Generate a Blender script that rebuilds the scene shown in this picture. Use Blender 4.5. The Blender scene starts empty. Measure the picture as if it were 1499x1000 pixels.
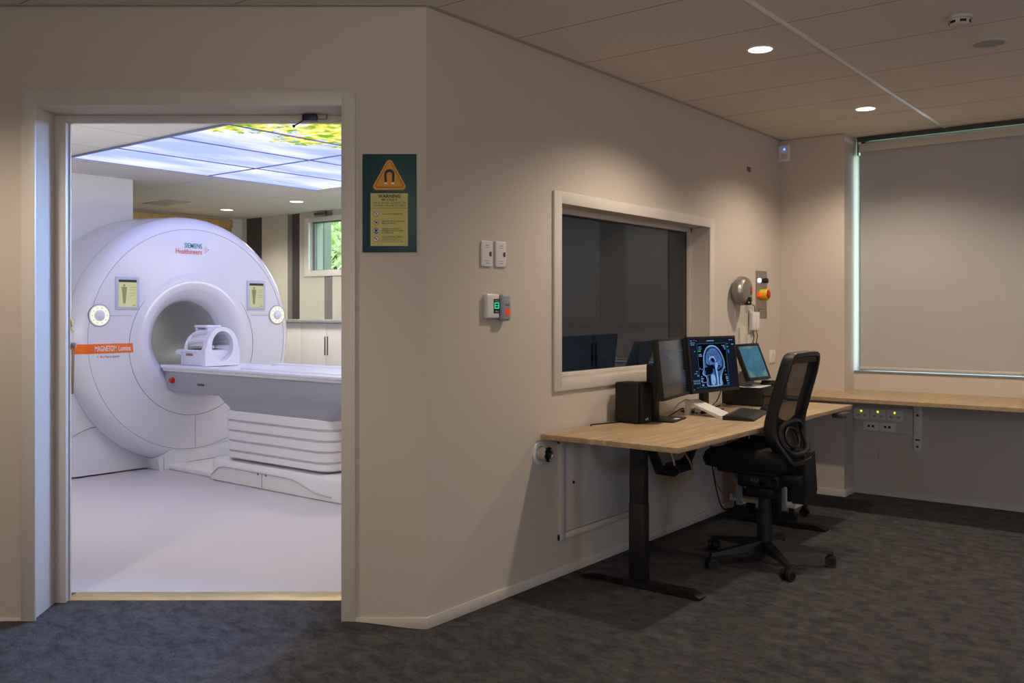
import bpy, bmesh, math, random
from mathutils import Vector, Matrix
random.seed(7)
PI = math.pi
col = bpy.context.scene.collection
C38, S38 = math.cos(math.radians(38)), math.sin(math.radians(38))

def door_xy(X, Y):
    """door-wall coordinates (X along the wall, Y depth) to room coordinates"""
    return (C38*X - S38*Y, S38*X + C38*Y)

# ---------------------------------------------------------------- materials
def lin(c):
    return tuple(((v/255)/12.92 if v/255 <= .04045 else ((v/255+.055)/1.055)**2.4) for v in c)

class NT:
    def __init__(s, name):
        s.m = bpy.data.materials.new(name); s.m.use_nodes = True
        s.t = s.m.node_tree; s.t.nodes.clear()
        s.out = s.n('ShaderNodeOutputMaterial')
    def n(s, kind, **kw):
        x = s.t.nodes.new(kind)
        for k, v in kw.items():
            if k.startswith('i_'):
                x.inputs[k[2:].replace('_', ' ')].default_value = v
            else:
                setattr(x, k, v)
        return x
    def l(s, a, b): s.t.links.new(a, b)

def mat(name, rgb, rough=.5, metal=0.0, var=.06, scale=6.0, bump=0.0, bscale=80.0, coat=0.0, spec=.5):
    """painted / plastic / metal surface with a little procedural variation"""
    k = NT(name); c = lin(rgb)
    tc = k.n('ShaderNodeTexCoord')
    no = k.n('ShaderNodeTexNoise'); no.inputs['Scale'].default_value = scale; no.inputs['Detail'].default_value = 3
    k.l(tc.outputs['Object'], no.inputs['Vector'])
    mx = k.n('ShaderNodeMix', data_type='RGBA')
    mx.inputs['A'].default_value = (*[v*(1-var) for v in c], 1)
    mx.inputs['B'].default_value = (*[min(1, v*(1+var)) for v in c], 1)
    k.l(no.outputs['Fac'], mx.inputs['Factor'])
    b = k.n('ShaderNodeBsdfPrincipled')
    b.inputs['Roughness'].default_value = rough; b.inputs['Metallic'].default_value = metal
    b.inputs['Coat Weight'].default_value = coat; b.inputs['Coat Roughness'].default_value = .08
    b.inputs['Specular IOR Level'].default_value = spec
    k.l(mx.outputs['Result'], b.inputs['Base Color'])
    if bump:
        n2 = k.n('ShaderNodeTexNoise'); n2.inputs['Scale'].default_value = bscale
        k.l(tc.outputs['Object'], n2.inputs['Vector'])
        bp = k.n('ShaderNodeBump'); bp.inputs['Strength'].default_value = bump; bp.inputs['Distance'].default_value = .004
        k.l(n2.outputs['Fac'], bp.inputs['Height']); k.l(bp.outputs['Normal'], b.inputs['Normal'])
    k.l(b.outputs[0], k.out.inputs[0])
    return k.m

def glow(name, rgb, strength=1.0, var=0.0, scale=20):
    k = NT(name); c = lin(rgb)
    e = k.n('ShaderNodeEmission'); e.inputs['Strength'].default_value = strength
    if var:
        tc = k.n('ShaderNodeTexCoord'); no = k.n('ShaderNodeTexNoise'); no.inputs['Scale'].default_value = scale
        no.inputs['Detail'].default_value = 5
        k.l(tc.outputs['Object'], no.inputs['Vector'])
        rp = k.n('ShaderNodeValToRGB')
        rp.color_ramp.elements[0].position = .35; rp.color_ramp.elements[1].position = .65
        rp.color_ramp.elements[0].color = (*[v*(1-var) for v in c], 1); rp.color_ramp.elements[1].color = (*c, 1)
        k.l(no.outputs['Fac'], rp.inputs['Fac']); k.l(rp.outputs['Color'], e.inputs['Color'])
    else:
        e.inputs['Color'].default_value = (*c, 1)
    k.l(e.outputs[0], k.out.inputs[0])
    return k.m

def carpet_mat():
    k = NT('charcoal_carpet')
    tc = k.n('ShaderNodeTexCoord')
    mp = k.n('ShaderNodeMapping'); mp.inputs['Scale'].default_value = (1, 1.5, 1); mp.inputs['Rotation'].default_value = (0, 0, .5)
    k.l(tc.outputs['Object'], mp.inputs['Vector'])
    a = k.n('ShaderNodeTexNoise'); a.inputs['Scale'].default_value = 9; a.inputs['Detail'].default_value = 9; a.inputs['Roughness'].default_value = .78; a.inputs['Distortion'].default_value = .3
    k.l(mp.outputs[0], a.inputs['Vector'])
    f = k.n('ShaderNodeTexNoise'); f.inputs['Scale'].default_value = 170; f.inputs['Detail'].default_value = 2
    k.l(tc.outputs['Object'], f.inputs['Vector'])
    rp = k.n('ShaderNodeValToRGB')
    e = rp.color_ramp.elements
    e[0].position = .33; e[0].color = (.018, .018, .020, 1); e[1].position = .66; e[1].color = (.108, .103, .103, 1)
    m1 = k.n('ShaderNodeMath', operation='MULTIPLY'); m1.inputs[1].default_value = .72
    m2 = k.n('ShaderNodeMath', operation='MULTIPLY'); m2.inputs[1].default_value = .28
    ad = k.n('ShaderNodeMath', operation='ADD')
    k.l(a.outputs['Fac'], m1.inputs[0]); k.l(f.outputs['Fac'], m2.inputs[0])
    k.l(m1.outputs[0], ad.inputs[0]); k.l(m2.outputs[0], ad.inputs[1]); k.l(ad.outputs[0], rp.inputs['Fac'])
    b = k.n('ShaderNodeBsdfPrincipled'); b.inputs['Roughness'].default_value = .95; b.inputs['Specular IOR Level'].default_value = .1
    k.l(rp.outputs['Color'], b.inputs['Base Color'])
    bp = k.n('ShaderNodeBump'); bp.inputs['Strength'].default_value = .5; bp.inputs['Distance'].default_value = .006
    k.l(f.outputs['Fac'], bp.inputs['Height']); k.l(bp.outputs['Normal'], b.inputs['Normal'])
    k.l(b.outputs[0], k.out.inputs[0])
    return k.m

def tile_mat(name, rgb, sx, sy, ox, oy, line=.007, dark=.35, rough=.85):
    """ceiling tile surface: thin dark joints every sx along x (None = no joints) and every sy along y"""
    k = NT(name); c = lin(rgb)
    g = k.n('ShaderNodeNewGeometry'); sp = k.n('ShaderNodeSeparateXYZ'); k.l(g.outputs['Position'], sp.inputs[0])
    facs = []
    for axis, size, off in (('X', sx, ox), ('Y', sy, oy)):
        if not size: continue
        s = k.n('ShaderNodeMath', operation='SUBTRACT'); s.inputs[1].default_value = off - line/2 + 60*size*-1
        k.l(sp.outputs[axis], s.inputs[0])
        d = k.n('ShaderNodeMath', operation='DIVIDE'); d.inputs[1].default_value = size; k.l(s.outputs[0], d.inputs[0])
        fr = k.n('ShaderNodeMath', operation='FRACT'); k.l(d.outputs[0], fr.inputs[0])
        lt = k.n('ShaderNodeMath', operation='LESS_THAN'); lt.inputs[1].default_value = line/size; k.l(fr.outputs[0], lt.inputs[0])
        facs.append(lt.outputs[0])
    f = facs[0]
    if len(facs) > 1:
        mxm = k.n('ShaderNodeMath', operation='MAXIMUM'); k.l(facs[0], mxm.inputs[0]); k.l(facs[1], mxm.inputs[1]); f = mxm.outputs[0]
    no = k.n('ShaderNodeTexNoise'); no.inputs['Scale'].default_value = 240; k.l(g.outputs['Position'], no.inputs['Vector'])
    v = k.n('ShaderNodeMix', data_type='RGBA'); v.inputs['A'].default_value = (*[q*.95 for q in c], 1); v.inputs['B'].default_value = (*c, 1)
    k.l(no.outputs['Fac'], v.inputs['Factor'])
    mx = k.n('ShaderNodeMix', data_type='RGBA'); mx.inputs['B'].default_value = (*[q*dark for q in c], 1)
    k.l(v.outputs['Result'], mx.inputs['A']); k.l(f, mx.inputs['Factor'])
    b = k.n('ShaderNodeBsdfPrincipled'); b.inputs['Roughness'].default_value = rough; b.inputs['Specular IOR Level'].default_value = .2
    k.l(mx.outputs['Result'], b.inputs['Base Color']); k.l(b.outputs[0], k.out.inputs[0])
    return k.m

def wood_mat(name, a, b_, stretch=(14, 1.2, 14), rough=.42):
    k = NT(name)
    tc = k.n('ShaderNodeTexCoord'); mp = k.n('ShaderNodeMapping'); mp.inputs['Scale'].default_value = stretch
    k.l(tc.outputs['Object'], mp.inputs['Vector'])
    no = k.n('ShaderNodeTexNoise'); no.inputs['Scale'].default_value = 3; no.inputs['Detail'].default_value = 8; no.inputs['Roughness'].default_value = .65; no.inputs['Distortion'].default_value = .6
    k.l(mp.outputs[0], no.inputs['Vector'])
    rp = k.n('ShaderNodeValToRGB'); e = rp.color_ramp.elements
    e[0].position = .3; e[0].color = (*lin(a), 1); e[1].position = .68; e[1].color = (*lin(b_), 1)
    k.l(no.outputs['Fac'], rp.inputs['Fac'])
    b = k.n('ShaderNodeBsdfPrincipled'); b.inputs['Roughness'].default_value = rough
    k.l(rp.outputs['Color'], b.inputs['Base Color']); k.l(b.outputs[0], k.out.inputs[0])
    return k.m

def stripe_mat():
    """wallpaper with upright bands, placed along the wall by world x"""
    k = NT('striped_wallpaper')
    g = k.n('ShaderNodeNewGeometry'); sp = k.n('ShaderNodeSeparateXYZ'); k.l(g.outputs['Position'], sp.inputs[0])
    mr = k.n('ShaderNodeMapRange'); mr.inputs['From Min'].default_value = -10.6; mr.inputs['From Max'].default_value = -3.0
    k.l(sp.outputs['X'], mr.inputs['Value'])
    rp = k.n('ShaderNodeValToRGB'); r = rp.color_ramp; r.interpolation = 'CONSTANT'
    L, M, D = lin((206, 203, 190)), lin((122, 121, 118)), lin((66, 63, 61))
    bands = [(-10.6, L), (-10.37, D), (-10.04, L), (-9.53, M), (-9.42, D), (-9.285, L), (-8.81, M), (-8.65, L),
             (-7.7, D), (-7.45, L), (-6.8, M), (-6.65, L), (-5.9, D), (-5.75, M), (-5.6, L), (-4.8, M), (-4.5, L)]
    while len(r.elements) < len(bands): r.elements.new(.5)
    for el, (x, c) in zip(r.elements, bands):
        el.position = (x + 10.6)/7.6
    for el, (x, c) in zip(r.elements, bands): el.color = (*c, 1)
    k.l(mr.outputs[0], rp.inputs['Fac'])
    no = k.n('ShaderNodeTexNoise'); no.inputs['Scale'].default_value = 60; k.l(g.outputs['Position'], no.inputs['Vector'])
    mx = k.n('ShaderNodeMix', data_type='RGBA', blend_type='MULTIPLY'); mx.inputs['Factor'].default_value = .15
    k.l(rp.outputs['Color'], mx.inputs['A']); k.l(no.outputs['Color'], mx.inputs['B'])
    b = k.n('ShaderNodeBsdfPrincipled'); b.inputs['Roughness'].default_value = .8
    k.l(mx.outputs['Result'], b.inputs['Base Color']); k.l(b.outputs[0], k.out.inputs[0])
    return k.m

def sky_panel_mat():
    """printed luminous panel: blue sky, white clouds, yellow-green leaves at the edges"""
    k = NT('sky_print')
    g = k.n('ShaderNodeNewGeometry')
    mp = k.n('ShaderNodeMapping'); mp.inputs['Scale'].default_value = (1.5, .42, 1); mp.inputs['Rotation'].default_value = (0, 0, .15)
    k.l(g.outputs['Position'], mp.inputs['Vector'])
    cl = k.n('ShaderNodeTexNoise'); cl.inputs['Scale'].default_value = 1.5; cl.inputs['Detail'].default_value = 6; cl.inputs['Roughness'].default_value = .55
    k.l(mp.outputs[0], cl.inputs['Vector'])
    r1 = k.n('ShaderNodeValToRGB'); e = r1.color_ramp.elements
    e[0].position = .42; e[0].color = (.27, .33, 1.0, 1); e[1].position = .64; e[1].color = (.56, .58, .80, 1)
    k.l(cl.outputs['Fac'], r1.inputs['Fac'])
    # leaves
    lv = k.n('ShaderNodeTexNoise'); lv.inputs['Scale'].default_value = 11; lv.inputs['Detail'].default_value = 6; lv.inputs['Roughness'].default_value = .75
    k.l(g.outputs['Position'], lv.inputs['Vector'])
    sp = k.n('ShaderNodeSeparateXYZ'); k.l(g.outputs['Position'], sp.inputs[0])
    lo = k.n('ShaderNodeTexNoise'); lo.inputs['Scale'].default_value = 1.7; lo.inputs['Detail'].default_value = 2; k.l(g.outputs['Position'], lo.inputs['Vector'])
    lm = k.n('ShaderNodeMapRange'); lm.inputs['From Min'].default_value = .3; lm.inputs['From Max'].default_value = .7; lm.inputs['To Min'].default_value = -.17; lm.inputs['To Max'].default_value = .12
    k.l(lo.outputs['Fac'], lm.inputs['Value'])
    # leafy where x is near the front edge of the print or y near its far edge
    mx_ = k.n('ShaderNodeMapRange'); mx_.inputs['From Min'].default_value = -5.95; mx_.inputs['From Max'].default_value = -5.25
    mx_.inputs['To Min'].default_value = -.6; mx_.inputs['To Max'].default_value = .14
    k.l(sp.outputs['X'], mx_.inputs['Value'])
    my_ = k.n('ShaderNodeMapRange'); my_.inputs['From Min'].default_value = 5.75; my_.inputs['From Max'].default_value = 6.1
    my_.inputs['To Min'].default_value = -.6; my_.inputs['To Max'].default_value = .06
    k.l(sp.outputs['Y'], my_.inputs['Value'])
    mm = k.n('ShaderNodeMath', operation='MAXIMUM'); k.l(mx_.outputs[0], mm.inputs[0]); k.l(my_.outputs[0], mm.inputs[1])
    ad = k.n('ShaderNodeMath', operation='ADD'); k.l(lv.outputs['Fac'], ad.inputs[0]); 
    m3 = k.n('ShaderNodeMath', operation='ADD'); k.l(mm.outputs[0], m3.inputs[0]); k.l(lm.outputs[0], m3.inputs[1])
    k.l(m3.outputs[0], ad.inputs[1])
    gt = k.n('ShaderNodeMath', operation='GREATER_THAN'); gt.inputs[1].default_value = .53; k.l(ad.outputs[0], gt.inputs[0])
    lc = k.n('ShaderNodeTexNoise'); lc.inputs['Scale'].default_value = 14; k.l(g.outputs['Position'], lc.inputs['Vector'])
    r2 = k.n('ShaderNodeValToRGB'); q = r2.color_ramp.elements
    q[0].position = .38; q[0].color = (.12, .28, .02, 1); q[1].position = .54; q[1].color = (.62, .52, .09, 1)
    x3 = r2.color_ramp.elements.new(.7); x3.color = (.66, .62, .36, 1)
    k.l(lc.outputs['Fac'], r2.inputs['Fac'])
    mix = k.n('ShaderNodeMix', data_type='RGBA'); k.l(gt.outputs[0], mix.inputs['Factor'])
    k.l(r1.outputs['Color'], mix.inputs['A']); k.l(r2.outputs['Color'], mix.inputs['B'])
    em = k.n('ShaderNodeEmission'); em.inputs['Strength'].default_value = 1.9
    k.l(mix.outputs['Result'], em.inputs['Color']); k.l(em.outputs[0], k.out.inputs[0])
    return k.m

def glass_mat(name, tint, gloss=.1, rough=.0):
    k = NT(name)
    tr = k.n('ShaderNodeBsdfTransparent'); tr.inputs['Color'].default_value = (*tint, 1)
    gl = k.n('ShaderNodeBsdfGlossy'); gl.inputs['Roughness'].default_value = rough; gl.inputs['Color'].default_value = (1, 1, 1, 1)
    fr = k.n('ShaderNodeFresnel'); fr.inputs['IOR'].default_value = 1.5
    ad = k.n('ShaderNodeMath', operation='ADD'); ad.inputs[1].default_value = gloss; ad.use_clamp = True
    k.l(fr.outputs[0], ad.inputs[0])
    mx = k.n('ShaderNodeMixShader'); k.l(ad.outputs[0], mx.inputs[0]); k.l(tr.outputs[0], mx.inputs[1]); k.l(gl.outputs[0], mx.inputs[2])
    k.l(mx.outputs[0], k.out.inputs[0])
    return k.m

def mesh_fabric_mat():
    k = NT('black_mesh_fabric')
    b = k.n('ShaderNodeBsdfPrincipled'); b.inputs['Base Color'].default_value = (.012, .011, .011, 1); b.inputs['Roughness'].default_value = .8
    tr = k.n('ShaderNodeBsdfTransparent'); mx = k.n('ShaderNodeMixShader')
    tc = k.n('ShaderNodeTexCoord'); w = k.n('ShaderNodeTexNoise'); w.inputs['Scale'].default_value = 600
    k.l(tc.outputs['Object'], w.inputs['Vector'])
    mr = k.n('ShaderNodeMapRange'); mr.inputs['To Min'].default_value = .80; mr.inputs['To Max'].default_value = .9
    k.l(w.outputs['Fac'], mr.inputs['Value']); k.l(mr.outputs[0], mx.inputs[0])
    k.l(tr.outputs[0], mx.inputs[1]); k.l(b.outputs[0], mx.inputs[2]); k.l(mx.outputs[0], k.out.inputs[0])
    return k.m

def blind_mat():
    k = NT('roller_blind_fabric')
    tc = k.n('ShaderNodeTexCoord'); w = k.n('ShaderNodeTexNoise'); w.inputs['Scale'].default_value = 300
    k.l(tc.outputs['Object'], w.inputs['Vector'])
    mx = k.n('ShaderNodeMix', data_type='RGBA'); mx.inputs['A'].default_value = (*lin((182, 179, 176)), 1); mx.inputs['B'].default_value = (*lin((190, 187, 184)), 1)
    k.l(w.outputs['Fac'], mx.inputs['Factor'])
    d = k.n('ShaderNodeBsdfDiffuse'); t = k.n('ShaderNodeBsdfTranslucent'); t.inputs['Color'].default_value = (.75, .9, 1, 1)
    k.l(mx.outputs['Result'], d.inputs['Color'])
    s = k.n('ShaderNodeMixShader'); s.inputs[0].default_value = .02
    k.l(d.outputs[0], s.inputs[1]); k.l(t.outputs[0], s.inputs[2]); k.l(s.outputs[0], k.out.inputs[0])
    return k.m

M = {}
M['wall'] = mat('warm_white_paint', (205, 194, 180), .75, var=.015, scale=2, bump=.03, bscale=250)
M['trim'] = mat('white_gloss_trim', (214, 206, 196), .4, var=.02)
M['ceil'] = tile_mat('ceiling_tiles', (228, 219, 208), None, .6, 0, 3.1)
M['tbar'] = mat('ceiling_bar_metal', (244, 242, 240), .3, .0, .02)
M['angle'] = mat('ceiling_edge_angle', (178, 166, 152), .5, 0, .03)
M['carpet'] = carpet_mat()
M['vinyl'] = mat('pale_vinyl_floor', (196, 192, 196), .42, var=.035, scale=40, bump=.02, bscale=300)
M['mri_ceil'] = tile_mat('scanner_room_ceiling_tiles', (222, 220, 212), .705, 1.235, -8.155, 3.785, line=.008, dark=.5)
M['mri_wall'] = mat('scanner_room_paint', (222, 222, 218), .7, var=.02)
M['stripe'] = stripe_mat()
M['sky'] = sky_panel_mat()
M['shell'] = mat('glossy_white_shell', (226, 226, 236), .22, var=.012, scale=3, coat=.4)
M['shell_matt'] = mat('matt_white_shell', (232, 231, 232), .45, var=.015, scale=3)
M['bore'] = mat('bore_lining', (196, 196, 198), .35, var=.02)
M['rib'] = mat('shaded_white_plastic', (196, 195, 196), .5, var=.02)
M['seam'] = mat('dark_seam', (138, 138, 150), .6, var=.02)
M['greyplastic'] = mat('pale_grey_plastic', (160, 163, 170), .4, var=.03)
M['panelframe'] = mat('ceiling_panel_frame', (120, 128, 160), .4, var=.02)
M['bluegrey'] = mat('blue_grey_plastic', (186, 192, 212), .35, var=.02)
M['orange'] = mat('orange_decal', (240, 110, 20), .4, var=.02)
M['white'] = mat('clean_white_plastic', (230, 228, 224), .38, var=.02)
M['offwhite'] = mat('off_white_plastic', (205, 196, 184), .45, var=.03)
M['coil'] = mat('coil_white_plastic', (236, 236, 246), .3, var=.02)
M['black'] = mat('black_plastic', (15, 14, 15), .5, var=.15)
M['softblack'] = mat('black_upholstery', (10, 10, 11), .95, var=.2, scale=60, bump=.2, bscale=300)
M['powder'] = mat('black_powder_coat', (16, 15, 16), .5, var=.1)
M['gloss'] = mat('gloss_black', (10, 10, 11), .08, var=.1)
M['darkgrey'] = mat('dark_grey_plastic', (70, 70, 72), .4, var=.05)
M['midgrey'] = mat('grey_plastic', (132, 130, 128), .4, var=.05)
M['steel'] = mat('brushed_steel', (172, 166, 158), .35, .85, .08, 30)
M['chrome'] = mat('chrome', (205, 200, 195), .12, 1.0, .02)
M['brass'] = mat('brass_threshold', (222, 196, 130), .3, .7, .12, 12)
M['yellow'] = mat('yellow_plastic', (240, 200, 20), .4, var=.03)
M['red'] = mat('red_plastic', (200, 25, 18), .35, var=.04)
M['purple'] = mat('purple_tape', (110, 60, 90), .6, var=.1)
M['oak'] = wood_mat('oak_laminate', (160, 132, 98), (206, 178, 140), (9, 1.0, 9))
M['oak_side'] = wood_mat('oak_laminate_edge', (156, 130, 98), (192, 164, 128))
M['timber'] = wood_mat('timber_panelling', (176, 142, 88), (206, 172, 112), (12, 12, 1.2))
M['meshfab'] = mesh_fabric_mat()
M['blind'] = blind_mat()
M['darkglass'] = glass_mat('screened_dark_glass', (.021, .030, .042), .022)
M['clearglass'] = glass_mat('clear_glass', (.90, .95, .96), .02)
M['teal'] = mat('teal_sign_board', (14, 66, 74), .45, var=.03)
M['amber'] = mat('amber_sign_ink', (228, 152, 20), .5, var=.02)
M['cream'] = mat('pale_yellow_panel', (206, 197, 114), .5, var=.02)
M['ink'] = mat('black_sign_ink', (26, 26, 28), .5, var=.02)
M['signred'] = mat('red_sign_ink', (170, 40, 36), .5, var=.02)
M['signblue'] = mat('blue_sign_ink', (30, 60, 140), .5, var=.02)
M['petrol'] = mat('petrol_lettering', (0, 140, 160), .4, var=.01)
M['coral'] = mat('coral_lettering', (228, 92, 88), .4, var=.01)
M['letterwhite'] = mat('white_lettering', (240, 240, 240), .4, var=.01)
M['lettergrey'] = mat('grey_lettering', (120, 120, 130), .4, var=.01)
M['lamp'] = glow('warm_lamp_diffuser', (255, 232, 200), 9)
M['lampcool'] = glow('white_lamp_diffuser', (255, 250, 236), 5)
M['lcd'] = glow('pale_scanner_display', (226, 224, 176), .72)
M['lcdbar'] = glow('display_dark_bar', (70, 74, 76), .8)
M['lcdink'] = glow('display_faint_ink', (150, 150, 120), .8)
M['green'] = glow('green_display', (40, 235, 170), 1.1)
M['blueled'] = glow('blue_led', (60, 110, 255), 5)
M['whiteled'] = glow('white_led', (225, 235, 255), 4)
M['redled'] = glow('red_led', (255, 40, 20), 3)
M['redbutton'] = glow('lit_red_button', (232, 76, 48), .7)
M['amberled'] = glow('yellow_led', (250, 225, 30), 2.0)
M['ringlight'] = glow('white_ring_light', (255, 252, 236), 1.0)
M['scr_bg'] = glow('screen_dark_blue', (26, 30, 42), .8)
M['scr_black'] = glow('screen_black', (8, 8, 12), .8)
M['scr_ink'] = glow('screen_pale_marks', (110, 150, 205), .8)
M['scr_teal'] = glow('screen_teal_line', (40, 120, 150), .8)
M['scr_green'] = glow('screen_green_mark', (30, 190, 70), .8)
M['scr_blue'] = glow('screen_blue_mark', (40, 90, 210), .8)
M['scan_mid'] = glow('scan_grey_tissue', (74, 112, 172), .85, .55, 26)
M['scan_brain'] = glow('scan_brain_tissue', (82, 124, 188), .85, .62, 60)
M['scan_light'] = glow('scan_bright_tissue', (135, 178, 235), .9, .25, 50)
M['scan_dark'] = glow('scan_dark_cavity', (14, 18, 28), .8, .5, 60)
M['touch'] = glow('touchscreen_teal_image', (88, 146, 172), .6, .3, 12)
M['touch2'] = glow('touchscreen_yellow_glow', (128, 172, 160), .55, .3, 16)
M['leaf'] = mat('tree_leaves', (196, 206, 140), .6, var=.3, scale=9)
M['tintglass'] = glass_mat('tinted_window_glass', (.42, .44, .40), .02)
M['bark'] = mat('tree_bark', (90, 75, 60), .9, var=.2)
M['lawn'] = mat('lawn_grass', (110, 140, 70), .9, var=.3, scale=20)
M['pier'] = mat('grey_green_render', (138, 138, 124), .8, var=.05)
M['cable_or'] = mat('orange_cable', (205, 92, 40), .5)
M['cable_wh'] = mat('white_cable', (220, 216, 208), .5)
M['cable_bl'] = mat('blue_cable', (40, 70, 190), .5)
M['tan'] = mat('tan_strap', (150, 126, 92), .7)

# ---------------------------------------------------------------- geometry
class G:
    def __init__(s): s.b = bmesh.new()
    def _xf(s, vs, mtx):
        if mtx is not None: bmesh.ops.transform(s.b, matrix=mtx, verts=vs)
    def box(s, lo, hi, bev=0, seg=2, mtx=None):
        c = [(a+b)/2 for a, b in zip(lo, hi)]; d = [abs(b-a) for a, b in zip(lo, hi)]
        r = bmesh.ops.create_cube(s.b, size=1, matrix=Matrix.Translation(c) @ Matrix.Diagonal((*d, 1)))
        vs = r['verts']
        if bev:
            es = list({e for v in vs for e in v.link_edges})
            q = bmesh.ops.bevel(s.b, geom=es, offset=min(bev, min(d)*.49), segments=seg, profile=.5, affect='EDGES')
            vs = list({v for f in q['faces'] for v in f.verts} | {v for v in vs if v.is_valid})
            seen = set(vs); st = list(vs)
            while st:
                v = st.pop()
                for e in v.link_edges:
                    o = e.other_vert(v)
                    if o not in seen: seen.add(o); st.append(o)
            vs = list(seen)
        s._xf(vs, mtx); return s
    def cyl(s, p0, p1, r, r2=None, n=24, caps=True):
        p0, p1 = Vector(p0), Vector(p1); d = p1-p0
        q = d.to_track_quat('Z', 'Y').to_matrix().to_4x4()
        bmesh.ops.create_cone(s.b, cap_ends=caps, segments=n, radius1=r, radius2=r if r2 is None else r2, depth=d.length,
                              matrix=Matrix.Translation((p0+p1)/2) @ q)
        return s
    def ball(s, c, r, sc=(1, 1, 1), n=16):
        bmesh.ops.create_uvsphere(s.b, u_segments=n, v_segments=max(6, n//2), radius=r, matrix=Matrix.Translation(c) @ Matrix.Diagonal((*sc, 1)))
        return s
    def lathe(s, prof, mtx=None, n=48, close=False):
        """profile of (axial, radius) about local z"""
        rings = []
        for a, r in prof:
            if r < 1e-6: rings.append([s.b.verts.new((0, 0, a))])
            else: rings.append([s.b.verts.new((r*math.cos(2*PI*i/n), r*math.sin(2*PI*i/n), a)) for i in range(n)])
        prs = list(zip(rings, rings[1:])) + ([(rings[-1], rings[0])] if close else [])
        for A, B in prs:
            for i in range(n):
                j = (i+1) % n
                if len(A) == 1 and len(B) == 1: continue
                if len(A) == 1: s.b.faces.new((A[0], B[j], B[i]))
                elif len(B) == 1: s.b.faces.new((A[i], A[j], B[0]))
                else: s.b.faces.new((A[i], A[j], B[j], B[i]))
        s._xf([v for R in rings for v in R], mtx); return s
    def tube(s, pts, r, n=8, closed=False, flat=None):
        """round bar along a path; r may be a list; flat=(ry,rz) scales the section"""
        P = [Vector(p) for p in pts]; N = len(P); rings = []; up = None
        for i, p in enumerate(P):
            a = P[(i-1) % N] if (closed or i) else P[i]; c = P[(i+1) % N] if (closed or i < N-1) else P[i]
            t = (c-a).normalized()
            if up is None: up = Vector((0, 0, 1)) if abs(t.z) < .9 else Vector((0, 1, 0))
            x = t.cross(up).normalized(); y = x.cross(t).normalized(); up = y
            rr = r[i] if isinstance(r, (list, tuple)) else r
            fx, fy = flat or (1, 1)
            rings.append([s.b.verts.new(p + x*rr*fx*math.cos(2*PI*k/n) + y*rr*fy*math.sin(2*PI*k/n)) for k in range(n)])
        for i in range(N if closed else N-1):
            A, B = rings[i], rings[(i+1) % N]
            for k in range(n): s.b.faces.new((A[k], A[(k+1) % n], B[(k+1) % n], B[k]))
        if not closed: s.b.faces.new(rings[0][::-1]); s.b.faces.new(rings[-1])
        return s
    def prism(s, poly, lo, hi, axis='z', mtx=None):
        """polygon of 2-D points swept along an axis"""
        f = {'z': lambda u, v, w: (u, v, w), 'x': lambda u, v, w: (w, u, v), 'y': lambda u, v, w: (u, w, v)}[axis]
        A = [s.b.verts.new(f(u, v, lo)) for u, v in poly]; B = [s.b.verts.new(f(u, v, hi)) for u, v in poly]; n = len(poly)
        for i in range(n): s.b.faces.new((A[i], A[(i+1) % n], B[(i+1) % n], B[i]))
        s.b.faces.new(A[::-1]); s.b.faces.new(B); s._xf(A+B, mtx); return s
    def face(s, pts):
        s.b.faces.new([s.b.verts.new(p) for p in pts]); return s
    def loft(s, rings, caps=True):
        R = [[s.b.verts.new(p) for p in ring] for ring in rings]; n = len(R[0])
        for A, B in zip(R, R[1:]):
            for k in range(n): s.b.faces.new((A[k], A[(k+1) % n], B[(k+1) % n], B[k]))
        if caps: s.b.faces.new(R[0][::-1]); s.b.faces.new(R[-1])
        return s
    def grid(s, fn, nu, nv):
        V = [[s.b.verts.new(fn(i/nu, j/nv)) for j in range(nv+1)] for i in range(nu+1)]
        for i in range(nu):
            for j in range(nv): s.b.faces.new((V[i][j], V[i+1][j], V[i+1][j+1], V[i][j+1]))
        return s
    def mesh(s, name, ang=32, fix=True):
        if fix: bmesh.ops.recalc_face_normals(s.b, faces=s.b.faces)
        me = bpy.data.meshes.new(name); s.b.to_mesh(me); s.b.free()
        for p in me.polygons: p.use_smooth = True
        me.set_sharp_from_angle(angle=math.radians(ang))
        return me

def obj(name, g, m, parent=None, label=None, ang=32, fix=True, **kw):
    me = g if isinstance(g, bpy.types.Mesh) else g.mesh(name, ang, fix)
    me.materials.clear(); me.materials.append(M[m] if isinstance(m, str) else m)
    o = bpy.data.objects.new(name, me); col.objects.link(o)
    if parent is not None: o.parent = parent
    if label: o['label'] = label
    for k, v in kw.items(): o[k] = v
    return o

def thing(name, label, cat, loc=(0, 0, 0), rz=0, group=None):
    o = bpy.data.objects.new(name, None); col.objects.link(o); o.empty_display_size = .1
    o.location = loc; o.rotation_euler = (0, 0, rz); o['label'] = label; o['category'] = cat
    if group: o['group'] = group
    return o

def solo(name, g, m, label, cat, loc=(0, 0, 0), rz=0, group=None, **kw):
    o = obj(name, g, m, **kw); o.location = loc; o.rotation_euler = (0, 0, rz); o['label'] = label; o['category'] = cat
    if group: o['group'] = group
    return o

def struct(name, g, m, parent=None, **kw):
    return obj(name, g, m, parent, kind='structure', **kw)

def copy_thing(root, label, loc, rz=None, group=None):
    r = root.copy(); col.objects.link(r); r.location = loc; r['label'] = label
    if rz is not None: r.rotation_euler = (0, 0, rz)
    if group: r['group'] = group
    for ch in list(root.children):
        c = ch.copy(); col.objects.link(c); c.parent = r
        for gch in list(ch.children):
            d = gch.copy(); col.objects.link(d); d.parent = c
    return r

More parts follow.
